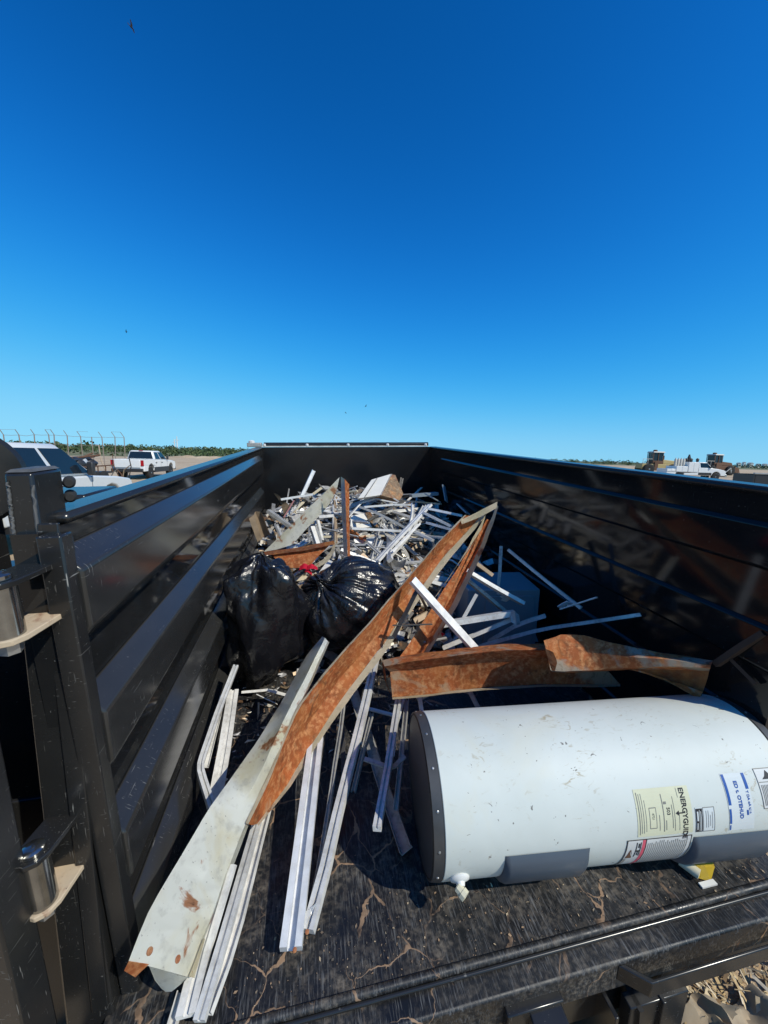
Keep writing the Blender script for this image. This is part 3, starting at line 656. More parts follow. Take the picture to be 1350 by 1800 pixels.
part('top_flange', MB().rails([Ct0, Ct], .003, 26, .004, 5), 'rustpaint', wcn, smooth=40)
part('bottom_flange', MB().rails([Cb, Cb2], .003, 26, .003, 5), 'cream_rust', wcn, smooth=40)
part('bent_end', MB().rails([rl_([(672,1162,.90),(676,1173,.80)]), rl_([(674,1190,.93),(680,1200,.86)]), rl_([(684,1215,.93),(690,1227,.82)])], .003, 5, .006), 'rustdark', wcn)
# D: crumpled folded sheet on the heater
wdn = thing('folded_sheet', 'crumpled paint-flecked rusty sheet with a pointed tail hanging over the heater', 'sheet metal', (1.8, .45, .4))
Dt0 = rl_([(960,1140,.68),(985,1122,.68),(1030,1120,.66),(1075,1132,.58),(1160,1147,.46),(1249,1160,.345)])
Dt = rl_([(956,1126,.60),(985,1115,.61),(1030,1118,.59),(1075,1131,.52),(1160,1147,.40),(1251,1161,.30)])
Dm = rl_([(962,1150,.56),(990,1148,.56),(1035,1148,.54),(1080,1152,.48),(1160,1159,.37),(1250,1168,.28)])
Dl = rl_([(968,1179,.55),(992,1180,.54),(1040,1178,.52),(1090,1174,.47),(1160,1170,.37),(1248,1174,.275)])
Dk = rl_([(970,1181,.60),(994,1182,.59),(1042,1181,.56),(1100,1178,.50),(1165,1176,.41),(1246,1178,.33)])
part('sheet', MB().rails([Dt0, Dt, Dm, Dl, Dk], .0028, 30, .006, 21), 'rustpaint', wdn, smooth=40)
part('pointed_tail', MB().rails([rl_([(1100,1176,.50),(1170,1174,.41),(1249,1166,.33)]), rl_([(1135,1183,.48),(1190,1190,.40),(1243,1192,.33)]), rl_([(1180,1203,.44),(1208,1214,.39),(1233,1228,.335)])], .0028, 12, .004, 3), 'rustdark', wdn, smooth=40)
part('tail_edge', MB().rails([rl_([(1108,1176,.49),(1170,1196,.435),(1228,1229,.33)]), rl_([(1120,1176,.48),(1185,1198,.42),(1236,1216,.325)])], .003, 12, .003, 3), 'rustpaint', wdn, smooth=40)
part('torn_corner', MB().rails([rl_([(958,1140,.545),(964,1160,.54),(970,1178,.54)]), rl_([(972,1146,.53),(980,1164,.525),(975,1180,.53)])], .003, 6, .004), 'rustdark', wdn)
# E: three bent pieces at the back left
e1 = thing('painted_strip', 'cream painted strip with rust blotches leaning diagonally behind the left bag', 'metal strip', (.5, 2.1, .5))
part('face', MB().rails([rl_([(464,970,2.03),(530,905,2.10),(597,839,2.17)]), rl_([(486,966,2.0),(545,907,2.07),(592,862,2.14)]), rl_([(512,958,2.0),(550,918,2.06),(578,888,2.12)])], .004, 16, .004, 6), 'white_rust2', e1, smooth=40)
e2 = thing('upright_strip', 'narrow upright metal strip, white on one side and orange rust on the other', 'metal strip', (.8, 1.95, .5))
part('white_face', MB().rails([rl_([(599,838,1.98),(601,900,1.96),(604,978,1.94)]), rl_([(606,842,1.94),(608,900,1.92),(611,978,1.90)])], .003, 12, .002), 'white_rust', e2)
part('rusty_face', MB().rails([rl_([(606,842,1.94),(608,900,1.92),(611,978,1.90)]), rl_([(614,851,1.98),(613.5,905,1.97),(616,978,1.95)])], .003, 12, .003, 4), 'rust', e2)
e3 = thing('rusty_tray', 'rusty folded channel end with dark top edge behind the bags', 'channel', (.5, 1.85, .5))
part('web', MB().rails([rl_([(478,975,1.9),(530,968,1.89),(580,958,1.88)]), rl_([(490,989,1.86),(530,984,1.85),(562,976,1.85)]), rl_([(500,998,1.84),(525,998,1.83),(546,994,1.83)])], .003, 12, .004, 2), 'rust', e3, smooth=40)
part('top_edge', MB().rails([rl_([(464,970,1.93),(525,962,1.91),(588,950,1.89)]), rl_([(466,976,1.88),(527,969,1.86),(588,957,1.84)])], .004, 12, .003), 'rustdark', e3)
part('curled_tail', MB().rails([rl_([(546,996,1.82),(568,984,1.82),(582,968,1.85),(591,943,1.88)]), rl_([(553,1000,1.80),(576,988,1.80),(588,970,1.83),(590,950,1.87)])], .003, 12, .003), 'cream_rust', e3, smooth=40)

# ================================================================== BIN BAGS
def bag(name, label, c, rad, knot, seed, pleat, sub=(150, 90), squash=None, amp=1.0, lump=.12, tipk=.42):
    mb = MB(); nu, nv = sub; kd = V(knot).normalized(); a = kd.orthogonal().normalized(); b = kd.cross(a); vs = []
    for j in range(nv+1):
        ph = math.pi*j/nv
        for i in range(nu):
            th = 2*math.pi*i/nu
            d = kd*math.cos(ph)+(a*math.cos(th)+b*math.sin(th))*math.sin(ph)
            near = math.exp(-(ph/.55)**2)
            q = V((math.cos(th)*2.2, math.sin(th)*2.2, ph*1.1+seed))
            wv = noise.noise(q*1.3)
            r = 1+lump*amp*noise.noise(d*1.5+V((seed, 0, 0)))+lump*.5*noise.noise(d*2.6+V((3, seed, 1)))+.03*amp*noise.noise(d*3.1+V((0, seed, 0)))
            rid = 1-abs(noise.noise(V((math.cos(th)*pleat*.55, math.sin(th)*pleat*.55, ph*.9+wv*.6+seed))))*2.0
            k = math.exp(-(ph/1.25)**2)*.9+.14
            r += .065*amp*rid*k
            rid2 = 1-abs(noise.noise(d*3.4+V((seed*2, wv, 0))))*2.2
            r += .020*amp*rid2
            r *= (1-.20*near)
            tip = tipk*math.exp(-(ph/.13)**2)
            p = V((d.x*rad[0], d.y*rad[1], d.z*rad[2]))*r + kd*tip*min(rad)*.6
            if squash: p = squash(p)
            vs.append(c+p)
    fs = [(j*nu+i, j*nu+(i+1) % nu, (j+1)*nu+(i+1) % nu, (j+1)*nu+i) for j in range(nv) for i in range(nu)]
    mb.add(vs, fs); t = thing(name, label, 'bin bag', (c.x, c.y, min(v.z for v in vs)))
    part('liner', mb, 'bag', t, smooth=70); return t, c+kd*(min(rad)*.6+ .8*max(rad)*.55)
c2 = aty(618, 1062, 1.53)
b2, kt = bag('rubbish_bag', 'full black rubbish bag tied with a red drawstring', c2, (.325, .25, .28), (-.62, -.35, .72), 3.3, 13)
c1 = V((.275, 1.40, .445))
def sq(p):
    q = p.copy(); z = p.z/.44
    q.y = -.13+(q.y+.13)*.6 if q.y < -.13 else q.y; q.z = .25+(q.z-.25)*.75 if q.z > .25 else q.z; q.x -= .05*max(0, z)
    q.x *= (1.0+.05*math.sin(z*4)); q.x = max(q.x, -.20-.01*math.sin(q.z*30)); q.x += .03*z
    return q
b1, _ = bag('rubbish_bag', 'tall slumped black rubbish bag against the left wall', c1, (.215, .22, .41), (.05, .1, 1.0), 5.7, 6, squash=sq, amp=1.15, lump=.30, tipk=.10)
rt = aty(541, 1002, 1.27)
mbr = MB()
for a, b_ in (((-.06, 0, .004), (.02, .01, .0)), ((-.01, -.01, .004), (.07, .0, -.005)), ((-.02, .0, -.01), (.03, -.01, -.04))):
    A_, B_ = rt+V(a)*.75, rt+V(b_)*.75; m_ = (A_+B_)/2+V((0,-.012,.014))
    mbr.rails([[A_, m_, B_], [A_+V((.004,.018,.012)), m_+V((0,.024,.016)), B_+V((.0,.018,.010))]], .002, 8, .006, 3)
part('red_drawstring', mbr, 'red', b2, smooth=60)

# ================================================================== ALUMINIUM STRIPS
def P_u(w, d, t=.0025): h = w/2; return [(-h,d),(-h,0),(h,0),(h,d),(h-t,d),(h-t,t),(-h+t,t),(-h+t,d)]
def P_h(w, d, t=.0025): h = w/2; e = d/2; return [(-h,-e),(-h+t,-e),(-h+t,-t/2),(h-t,-t/2),(h-t,-e),(h,-e),(h,e),(h-t,e),(h-t,t/2),(-h+t,t/2),(-h+t,e),(-h,e)]
def P_l(w, d, t=.003): h = w/2; return [(-h,0),(h,0),(h,d),(h-t,d),(h-t,t),(-h,t)]
def P_g(w, d):      # hollow frame section with a groove
    h = w/2; g = w*.13; return [(-h,0),(h,0),(h,d),(g,d),(g,d*.45),(-g,d*.45),(-g,d),(-h,d)]
def P_f(w, d): h = w/2; return [(-h,0),(h,0),(h,d),(-h,d)]
PR = [P_u, P_h, P_l, P_g, P_f]
def strip(pts, prof, mat, label, twist=0., group=None, name='aluminium_strip', n=None, wob=.0):
    pts = [V(p) for p in pts]
    if n or wob:
        pts = resample(pts, n or 10)
        if wob: pts = [p+noise.noise_vector(p*4)*wob for p in pts]
    mb = MB().sweep(prof, pts, V((0,0,1)), twist if isinstance(twist, tuple) else (twist, twist))
    return single(name, mb, mat, label, 'metal strip', group)
S = strip
# --- foreground pieces, placed one by one
S([atz(512,1672,.05), aty(556,1300,.72)], [(-.031,0),(.031,0),(.031,.026),(.011,.026),(.011,.002),(-.011,.002),(-.011,.026),(-.031,.026)], 'alub', 'wide H-shaped aluminium channel, bluish white, nearest the deck edge in the centre', 0, n=6)
S([atz(545,1640,.045), aty(622,1330,.64), aty(664,1150,1.12)], P_g(.036,.024), 'alu', 'long grooved aluminium bar running from the bent corner up towards the rusty beams', .15, n=8, wob=.006)
S([atz(548,1600,.03), aty(578,1440,.45), aty(606,1225,1.0)], P_u(.016,.012), 'alu2', 'thin grey aluminium trim between the two large foreground bars', .4, n=10, wob=.006)
part_g = single('corner_gusset', MB().rails([[atz(513,1640,.055), atz(519,1612,.06), atz(535,1605,.07), atz(556,1588,.085)], [atz(520,1650,.035), atz(533,1640,.05), atz(545,1625,.06), atz(558,1610,.06)]], .002, 10, .003), 'alub', 'crumpled bright corner plate with screws joining two foreground bars', 'bracket')
for k, (px, py) in enumerate(((518,1670),(551,1595),(540,1638))):
    c = atz(px, py, .068); single('screw', MB().lathe(c, (CT-c).normalized(), [(0,.006),(.003,.006),(.005,.003)], 10), 'rustdark', ['rusty screw in the end of the wide H-shaped channel', 'rusty screw at the top of the crumpled corner plate', 'rusty screw at the foot of the crumpled corner plate'][k], 'screw')
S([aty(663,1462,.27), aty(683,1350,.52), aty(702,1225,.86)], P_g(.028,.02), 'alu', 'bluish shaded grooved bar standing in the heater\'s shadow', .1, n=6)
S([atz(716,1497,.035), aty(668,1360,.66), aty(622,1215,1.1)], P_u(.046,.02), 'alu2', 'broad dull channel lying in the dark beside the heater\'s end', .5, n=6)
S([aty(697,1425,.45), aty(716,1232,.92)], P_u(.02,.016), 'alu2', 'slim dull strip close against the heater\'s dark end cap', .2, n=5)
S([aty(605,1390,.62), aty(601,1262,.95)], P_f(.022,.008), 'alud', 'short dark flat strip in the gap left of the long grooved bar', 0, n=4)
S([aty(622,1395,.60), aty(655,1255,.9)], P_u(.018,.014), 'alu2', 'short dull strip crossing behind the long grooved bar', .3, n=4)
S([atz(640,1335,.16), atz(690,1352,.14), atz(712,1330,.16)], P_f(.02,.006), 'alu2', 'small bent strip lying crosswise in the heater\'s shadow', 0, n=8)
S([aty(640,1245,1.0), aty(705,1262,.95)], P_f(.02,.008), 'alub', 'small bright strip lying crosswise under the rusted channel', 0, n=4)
# left cluster beside the wall
S([aty(415,1172,1.16), aty(380,1262,.92), aty(352,1345,.68), aty(352,1362,.63), aty(372,1425,.50), aty(385,1450,.45)], P_g(.026,.018), 'alu', 'bent grey aluminium bar kinked like a knee beside the left wall', .2, n=22)
S([aty(410,1215,1.13), aty(396,1310,.80), aty(376,1420,.55)], P_g(.052,.012), 'aluw', 'broad white grooved plank lying along the left wall', .12, n=6)
S([aty(392,1225,1.12), aty(360,1350,.73)], P_u(.03,.012), 'aluw', 'cream trim strip behind the kinked bar at the left wall', .2, n=6)
S([aty(388,1235,1.13), aty(352,1240,1.13), ], P_f(.02,.006), 'aluw', 'short white scrap bridging strip and left wall', .2, n=4)
S([atz(328,1790,.05), atz(352,1690,.05), aty(404,1520,.30)], P_g(.050,.014), 'aluw', 'wide white strip under the chalky channel at the bottom edge', .1, n=6)
S([atz(352,1798,.05), atz(390,1670,.07), aty(455,1440,.50)], P_g(.030,.016), 'alu', 'pale grooved bar beside the chalky channel, its end at the bottom edge', .1, n=7)
S([atz(366,1785,.04), atz(412,1660,.05), aty(474,1415,.57)], P_u(.026,.014), 'aluw', 'outermost pale strip right of the chalky channel\'s lower half', .2, n=7)
S([atz(300,1820,.03), atz(315,1770,.03), atz(322,1745,.03)], P_u(.024,.014), 'aluw', 'stub of white strip poking below the chalky channel\'s torn end', .2, n=4)
S([aty(512,1372,.60), aty(560,1295,.80)], P_g(.030,.018), 'aluw', 'short cream-edged strip stub poking out under the rusty beam', .2, n=4)
S([aty(424,1218,1.2), aty(470,1212,1.2), aty(500,1222,1.18)], P_u(.03,.012), 'aluw', 'creased white scrap lying at the foot of the tall bag', .6, n=10, wob=.01)
S([aty(452,1222,1.15), aty(486,1238,1.08)], P_f(.025,.004), 'aluw', 'bright pointed offcut in front of the tall bag', .9, n=4)
# crossing pieces over the rusty beams and right of them
S([aty(727,1018,.97), aty(790,1088,.90), aty(848,1152,.83)], P_u(.040,.022), 'alub', 'bright channel lying across the two leaning rusty beams', 2.6, n=8)
S([aty(729,1030,.99), aty(752,1075,.98)], P_f(.03,.004), 'alud', 'dark flat strip at the head of the crossing bright channel', .4, n=5)
S([aty(690,1100,.94), aty(760,1098,.90)], P_f(.018,.004), 'alud', 'black flat strip across the rusty channels', .3, n=5)  # thin near-black flat strips over the rusty channels
S([aty(735,1035,.97), aty(715,1075,.95), aty(692,1120,.92)], P_f(.022,.004), 'alud', 'black strip running down between the rusty channels', .3, n=6)
S([aty(818,1006,1.18), aty(868,1036,1.12), aty(919,1064,1.05)], P_u(.044,.02), 'alu', 'upper bright channel pointing right from the rusty beams', .6, n=6)
S([aty(820,1022,1.2), aty(890,1080,1.12)], P_u(.03,.018), 'alu2', 'dull bar under the upper bright channel right of the beams', .6, n=6)
S([aty(765,1104,1.08), aty(840,1092,1.05), aty(905,1082,1.0)], P_g(.05,.028), 'alu', 'stout grooved bar with chewed white end right of the crossing channel', .3, n=8)
single('crushed_end', MB().rails([[aty(898,1075,.99), aty(906,1072,.97), aty(915,1080,.97)], [aty(898,1092,.97), aty(908,1098,.95), aty(914,1096,.96)]], .004, 8, .012), 'alub', 'chewed white metal end of the stout grooved bar', 'metal scrap')
S([aty(780,1142,1.1), aty(838,1118,1.06), aty(905,1090,1.01)], P_u(.032,.02), 'aluw', 'cream-lit channel below the stout grooved bar', .4, n=6)
S([aty(812,1148,1.15), aty(880,1128,1.1), aty(955,1108,1.0), aty(1040,1096,.85), aty(1128,1083,.70)], P_u(.028,.016), 'alu', 'very long bluish shaded bar reaching right over the dark deck', .3, n=10)
S([aty(860,1130,1.2), aty(915,1098,1.12), aty(960,1085,1.05)], P_u(.03,.018), 'alu', 'shaded bluish bar above the very long one', .2, n=5)
S([aty(892,968,1.35), aty(955,1020,1.15), aty(1020,1071,.95)], P_g(.022,.016), 'alu', 'thin shaded bar slanting down along the right wall', .3, n=6)
S([aty(985,1072,.92), aty(1050,1051,.80)], P_f(.018,.006), 'alu', 'short pale strip in the shade crossing the slanting thin bar', .4, n=4)
S([aty(983,1068,.95), aty(1000,1058,.92), aty(1002,1066,.92)], P_f(.03,.004), 'alub', 'crumpled bright tab in the shade by the slanting bar', .8, n=6)
S([aty(878,960,1.5), aty(876,1000,1.45), aty(872,1045,1.4)], P_u(.030,.02), 'alu2', 'upright shaded channel in front of the shade-tinted cabinet', 1.57, n=5)
S([aty(832,990,1.25), aty(864,1014,1.2)], P_l(.024,.02), 'tan', 'short tan angle poking out at the top right of the beams', .5, n=4)
S([aty(838,1045,1.15), aty(812,1092,1.1)], P_f(.018,.006), 'alu', 'thin blue-grey rod behind the crossing bright channel', .4, n=4)
S([aty(745,1130,1.0), aty(785,1122,1.0)], P_f(.012,.006), 'alu2', 'tiny rod among the rubble beside the short rusty channel', 0, n=3)
S([aty(812,1195,.86), aty(840,1250,.80)], P_u(.03,.018), 'alu', 'bluish bar end dropping behind the heater', .4, n=4)
S([aty(692,1290,.75), aty(712,1220,.95)], P_u(.018,.014), 'alub', 'little white bar beside the top of the heater\'s cap', .2, n=4)
S([aty(700,1240,.9), aty(690,1330,.7)], P_g(.016,.012), 'alub', 'narrow bright bar left of the heater\'s cap', .1, n=4)
S([aty(735,1215,.92), aty(742,1262,.84)], P_f(.02,.01), 'alu', 'short blue bar peeping over the heater\'s left end', .2, n=3)
for px, py, y, lb in ((755,1108,1.1,'scrap of white film left of the crossing channel'), (770,1120,1.08,'curled pale scrap under the crossing channel'), (690,1232,.98,'white splinter under the rusted channel\'s bent end'), (748,1225,.9,'pale crumpled foil behind the heater\'s top edge'), (885,1056,1.15,'torn cardboard tab on the upper bright channel')):
    c = aty(px, py, y); mb = MB(); random.seed(px)
    r0 = [c+V((random.uniform(-.04,.04), random.uniform(-.02,.02), random.uniform(-.03,.03))) for _ in range(3)]
    r1 = [p+V((.02, -.02, .03)) for p in r0]; mb.rails([r0, r1], .002, 8, .015, px); single('scrap_piece', mb, 'aluw', lb, 'metal scrap', smooth=50)
random.seed(11)
c = aty(771, 1117, 1.05); single('red_scrap', MB().rails([[c, c+V((.012,0,.012)), c+V((.02,0,-.006))], [c+V((0,-.01,.012)), c+V((.012,-.01,.024)), c+V((.03,-.01,.01))]], .002, 6, .006), 'red', 'tiny red plastic scrap behind the crossing channel', 'scrap')
# rusty angles at the right wall, shade put into their dark colour
S([atx(1262,1172,2.05), atx(1303,1145,2.075), atx(1349,1118,2.09)], P_l(.03,.02), 'shadeiron', 'rusty angle iron coloured dark as shade by the right wall', .4, n=6, name='angle_iron')
S([atx(1282,1160,2.07), atx(1326,1204,2.08)], P_l(.018,.012), 'shadeiron', 'thin rusty offcut hanging from the shaded angle iron', .4, n=4, name='angle_iron')

# ================================================================== BULKY SCRAP
# white insulated panel with crumbling end, on top of the heap
F = [aty(629,876,2.72), aty(653,843,3.12), aty(687,833,3.16), aty(668,870,2.76)]
dpv = V((.17, .10, -.22))
wp = thing('insulated_panel', 'white insulated panel with torn brown insulation at its end on the heap', 'panel', (1.3, 3.0, .6))
part('white_skin', MB().hexa(F, [F[0]+V((0,.03,-.02)), F[1]+V((0,.03,-.02)), F[2]+V((0,.03,-.02)), F[3]+V((0,.03,-.02))]), 'cream', wp, bevel=.004)
G = [F[3]+V((.004,.004,-.004)), F[2]+V((.004,.004,-.004)), aty(695,835,3.18), aty(709,868,2.98), aty(703,879,2.86)]
mb = MB(); mb.extr(G, [(0,0,0), (-.03,.12,-.04)]); part('insulation', mb, 'insul', wp)
part('edge_strip', MB().rails([[F[3], F[2]], [F[3]+V((.012,-.008,.0)), F[2]+V((.012,-.008,.0))]], .004, 6, .003), 'aluw', wp)
part('seam', MB().rails([[F[0].lerp(F[3],.28)+V((0,-.004,.003)), F[1].lerp(F[2],.28)+V((0,-.004,.003))], [F[0].lerp(F[3],.33)+V((0,-.004,.003)), F[1].lerp(F[2],.33)+V((0,-.004,.003))]], .003, 6), 'alu2', wp)
# second panel lump lower down
F2 = [aty(615,930,2.55), aty(617,906,2.68), aty(642,902,2.70), aty(654,926,2.56)]
single('panel_offcut', MB().hexa(F2, [p+V((.02,.10,-.10)) for p in F2]), 'cream', 'cream panel offcut half buried right of the upright strip', 'panel', bevel=.004)
F3 = [aty(642,902,2.69), aty(650,900,2.74), aty(666,926,2.60), aty(655,928,2.55)]
single('insulation_clump', MB().rails([[F3[0],F3[1]],[F3[3],F3[2]]], .03, 6, .02), 'insul', 'brown insulation clump beside the buried cream offcut', 'insulation')
# white cabinet, its bluish shade painted into the colour
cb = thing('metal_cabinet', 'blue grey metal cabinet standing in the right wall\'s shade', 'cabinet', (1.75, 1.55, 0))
part('body', MB().hexa([(1.52,1.42,.02),(1.98,1.34,.02),(2.02,1.66,.02),(1.56,1.74,.02)], [(1.52,1.42,.50),(1.98,1.34,.50),(2.02,1.66,.50),(1.56,1.74,.50)]), 'shadeblue', cb, bevel=.006)
part('door', MB().hexa([(1.63,1.392,.05),(1.945,1.338,.05),(1.945,1.346,.05),(1.63,1.40,.05)], [(1.63,1.392,.46),(1.945,1.338,.46),(1.945,1.346,.46),(1.63,1.40,.46)]), 'shadeblue', cb, bevel=.003)
# tan channel and jamb at the back left
tc = thing('tan_channel', 'tan folded channel standing open beside the left wall ribs', 'channel', (.15, 2.35, .6))
part('face', MB().rails([[aty(438,912,2.38), aty(453,953,2.3)], [aty(446,905,2.40), aty(460,948,2.31)], [aty(449,899,2.44), aty(464,942,2.36)], [aty(457,899,2.42), aty(473,940,2.33)], [aty(461,903,2.38), aty(476,945,2.29)]], .004, 8, .003), 'tan', tc)
single('tan_bracket', MB().rails([[aty(481,866,2.95), aty(492,882,2.93), aty(500,905,2.9)], [aty(488,868,2.93), aty(504,884,2.91), aty(512,893,2.89)]], .012, 8, .006), 'tan', 'tan torn bracket standing up at the heap\'s left back', 'bracket')
S([aty(499,912,2.75), aty(517,882,2.9)], P_f(.045,.012), 'maroon', 'dark maroon flat strip at the left back of the heap', .9, n=4)
S([aty(551,827,3.1), aty(530,872,3.0)], P_u(.035,.02), 'alub', 'white strip sticking up against the black front wall', 1.2, n=4)
S([aty(494,880,2.9), aty(550,871,2.95)], P_g(.04,.02), 'alu', 'level grey bar at the left back of the heap', .2, n=4)
S([aty(470,900,2.5), aty(512,930,2.4)], P_g(.05,.025), 'alu2', 'grey grooved bar slanting down behind the cream strip', .2, n=4)
S([aty(548,925,2.3), aty(560,962,2.2)], P_u(.06,.025), 'alu', 'short broad channel right of the cream diagonal strip', .2, n=4)
S([aty(558,915,2.32), aty(566,950,2.24)], P_f(.03,.01), 'aluw', 'white flat upright beside the short broad channel', .6, n=4)
S([aty(664,988,2.05), aty(708,940,2.25), aty(757,889,2.5)], P_g(.05,.02), 'alub', 'brightest long bar slanting up across the heap right of the round bag', .3, n=6)
S([aty(682,985,2.02), aty(715,950,2.18), aty(747,890,2.55)], P_u(.03,.018), 'alu', 'slimmer bar beside the brightest slanting bar', .3, n=6)
S([aty(690,972,2.0), aty(738,922,2.25)], P_u(.03,.016), 'alub', 'short bright bar below the brightest slanting bar', .5, n=4)
S([aty(618,931,2.35), aty(706,936,2.35)], P_g(.04,.02), 'alu', 'level grey bar running right from the upright strip', .3, n=5)
S([aty(632,893,2.6), aty(672,908,2.5), aty(716,932,2.4)], P_u(.05,.02), 'alu2', 'wide dull bar sloping down to the right in mid heap', .3, n=6)
S([aty(640,893,2.7), aty(690,889,2.72), aty(722,889,2.72)], P_g(.035,.018), 'alu', 'level bar under the white insulated panel', .2, n=6)
S([aty(724,886,2.6), aty(724,905,2.5), aty(719,928,2.42)], P_u(.03,.016), 'alu', 'bent upright bar in the middle of the heap', .9, n=6)
S([aty(616,905,2.75), aty(640,880,2.85), aty(664,872,2.9), aty(690,876,2.85), aty(712,890,2.75)], P_f(.02,.012), 'aluw', 'bowed cream trim arching under the insulated panel', .4, n=16)
S([aty(612,912,2.7), aty(634,886,2.8), aty(660,878,2.84), aty(700,886,2.75), aty(730,900,2.6)], P_f(.016,.012), 'aluw', 'second bowed cream trim just below the first arch', .4, n=16)
S([aty(752,896,2.45), aty(812,909,2.3)], P_g(.04,.02), 'alub', 'bright bar pointing right towards the beams\' top', .3, n=4)
S([aty(744,903,2.4), aty(792,927,2.2)], P_u(.04,.02), 'alu', 'bar sloping right just below the bright pointing bar', .3, n=4)
S([aty(750,921,2.3), aty(796,934,2.1)], P_u(.04,.02), 'alub', 'lowest of the three bars pointing right at the beams', .3, n=4)
S([aty(724,934,2.25), aty(760,952,2.1)], P_g(.05,.02), 'alub', 'stubby bright bar under the three right-pointing bars', .3, n=4)
S([aty(779,854,2.9), aty(784,882,2.8)], P_f(.07,.01), 'shadeblue', 'upright blue grey flat plate in the front corner\'s shade', .9, n=3)
S([aty(752,872,2.9), aty(768,880,2.75)], P_f(.11,.01), 'shadeblue', 'tilted blue grey plate in the front corner\'s shade', .5, n=3)
S([aty(805,888,2.6), aty(822,904,2.4)], P_f(.05,.012), 'shadeblue', 'small shaded plate left of the beams\' tips', .5, n=3)
S([aty(722,874,3.1), aty(768,870,3.1)], P_f(.12,.03), 'shadeblue', 'long pale panel in shade under the front wall', .1, n=3)

# the tangle: strips lying on the heap
def hz(x, y):
    k = [(1.2, .02), (1.55, .20), (1.9, .42), (2.4, .54), (3.0, .68), (3.5, .78), (4.0, .72)]
    if y <= k[0][0]: return 0.02
    for (a, p), (b, q) in zip(k, k[1:]):
        if y <= b: z = p+(q-p)*(y-a)/(b-a); break
    else: z = .7
    return z*(1-.22*((x-1.0)/1.0)**2)+.03*noise.noise(V((x*3, y*3, 5)))
random.seed(23)
tang = [('alu', 'alub', 'alu2', 'aluw', 'alud', 'cream_rust', 'tan'), (.26, .14, .24, .20, .05, .06, .05)]
lit = 'aluminium strip in the bright tangled heap behind the bags'; shd = 'aluminium strip lying in the right wall\'s shade on the heap'
placed = 0
while placed < 225:
    x, y = random.uniform(.2, 1.98), random.uniform(1.7, 3.85); L = random.choice((random.uniform(.3, .6), random.uniform(.6, 1.15), random.uniform(.6, 1.4)))
    a = random.choice((random.gauss(1.1, .35), random.gauss(2.2, .5), random.gauss(.1, .3), random.uniform(0, 3.14)))
    d = V((math.cos(a), math.sin(a), 0))*L/2; p0, p1 = V((x, y, 0))-d, V((x, y, 0))+d
    if min(p0.x, p1.x) < .1 or max(p0.x, p1.x) > 2.0 or max(p0.y, p1.y) > 3.98 or min(p0.y, p1.y) < 1.5: continue
    tl = random.gauss(0, .16); lift = random.uniform(-.05, .07)
    p0.z = max(.03, hz(p0.x, p0.y)*.6+hz(x, y)*.4+lift-tl*L*.5); p1.z = max(.03, hz(p1.x, p1.y)*.6+hz(x, y)*.4+lift+tl*L*.5)
    w = random.choice((.014, .018, .024, .03, .042)); pk = random.randrange(5); pr = PR[pk](w, w*random.uniform(.35, .7))
    mt = random.choices(*tang)[0]; mid = (p0+p1)/2+V((random.gauss(0,.02), random.gauss(0,.02), random.gauss(0,.02)))*(1 if random.random() < .4 else 0)
    sh = mid.z < 1.31-(2.1-mid.x)/.71
    fin = dict(alu='grey', alub='bright silver', alu2='dull grey', aluw='white', alud='dark bronze', cream_rust='rust-flecked cream', tan='tan')[mt]
    lb = ' '.join((('short' if L < .4 else 'mid-length' if L < .65 else 'long'), ('slim' if w < .028 else 'wide'), fin, ('channel', 'H-bar', 'angle', 'grooved bar', 'flat bar')[pk],
        ('pointing left' if d.x*d.y < -.25*L*L/4 else 'pointing right' if d.x*d.y > .25*L*L/4 else 'lying crosswise' if abs(d.x) > abs(d.y) else 'lying lengthwise')+(' in shade' if sh else ''),
        ('near the bags' if y < 2.3 else 'mid heap' if y < 3.0 else 'by the front wall')+',', ('left side' if x < .8 else 'middle' if x < 1.35 else 'right side')))
    strip([p0, mid, p1], pr, mt, lb, random.uniform(-.9, .9), 'shaded strips on the heap' if sh else 'bright strips of the tangled heap', n=3)
    placed += 1
# crushed sheets and torn panels among the strips
random.seed(77)
crush = ['crushed grey sheet near the round bag', 'torn white panel on the heap\'s left', 'crumpled cream sheet in mid heap', 'dark crumpled liner by the left wall', 'rusty torn sheet in mid heap', 'folded pale sheet by the front wall', 'creased grey sheet on the heap\'s right', 'small crushed white can-like piece', 'crumpled tan sheet behind the tall bag', 'bent dull plate by the front wall\'s left end', 'torn pale sheet in the right wall\'s shade', 'crushed white trim box near the bright slanting bar']
cpos = [(1.15,2.0),(.45,2.9),(1.1,2.7),(.3,2.3),(.95,2.45),(.8,3.5),(1.55,2.5),(1.25,2.25),(.45,2.1),(.5,3.5),(1.75,2.9),(.95,2.9)]
cm = ['alu2','aluw','cream','alud','rust','aluw','alu','aluw','tan','alu2','shadeblue','cream']
for k, (x, y) in enumerate(cpos):
    a = random.random()*6.28; L = random.uniform(.18, .34); wv = random.uniform(.08, .16); d = V((math.cos(a), math.sin(a), random.gauss(0,.3)))*L/2; n_ = V((-math.sin(a), math.cos(a), random.uniform(.2,.9)))*wv/2; c = V((x, y, hz(x, y)+.06))
    mb = MB().rails([[c-d-n_, c-n_*.6+V((0,0,.04)), c+d-n_], [c-d, c+V((0,0,.05*random.choice((-1,1)))), c+d], [c-d+n_, c+n_+V((0,0,-.02)), c+d+n_]], .003, 12, .035, k*3.3)
    single('crushed_sheet', mb, cm[k], crush[k], 'sheet metal', smooth=30)
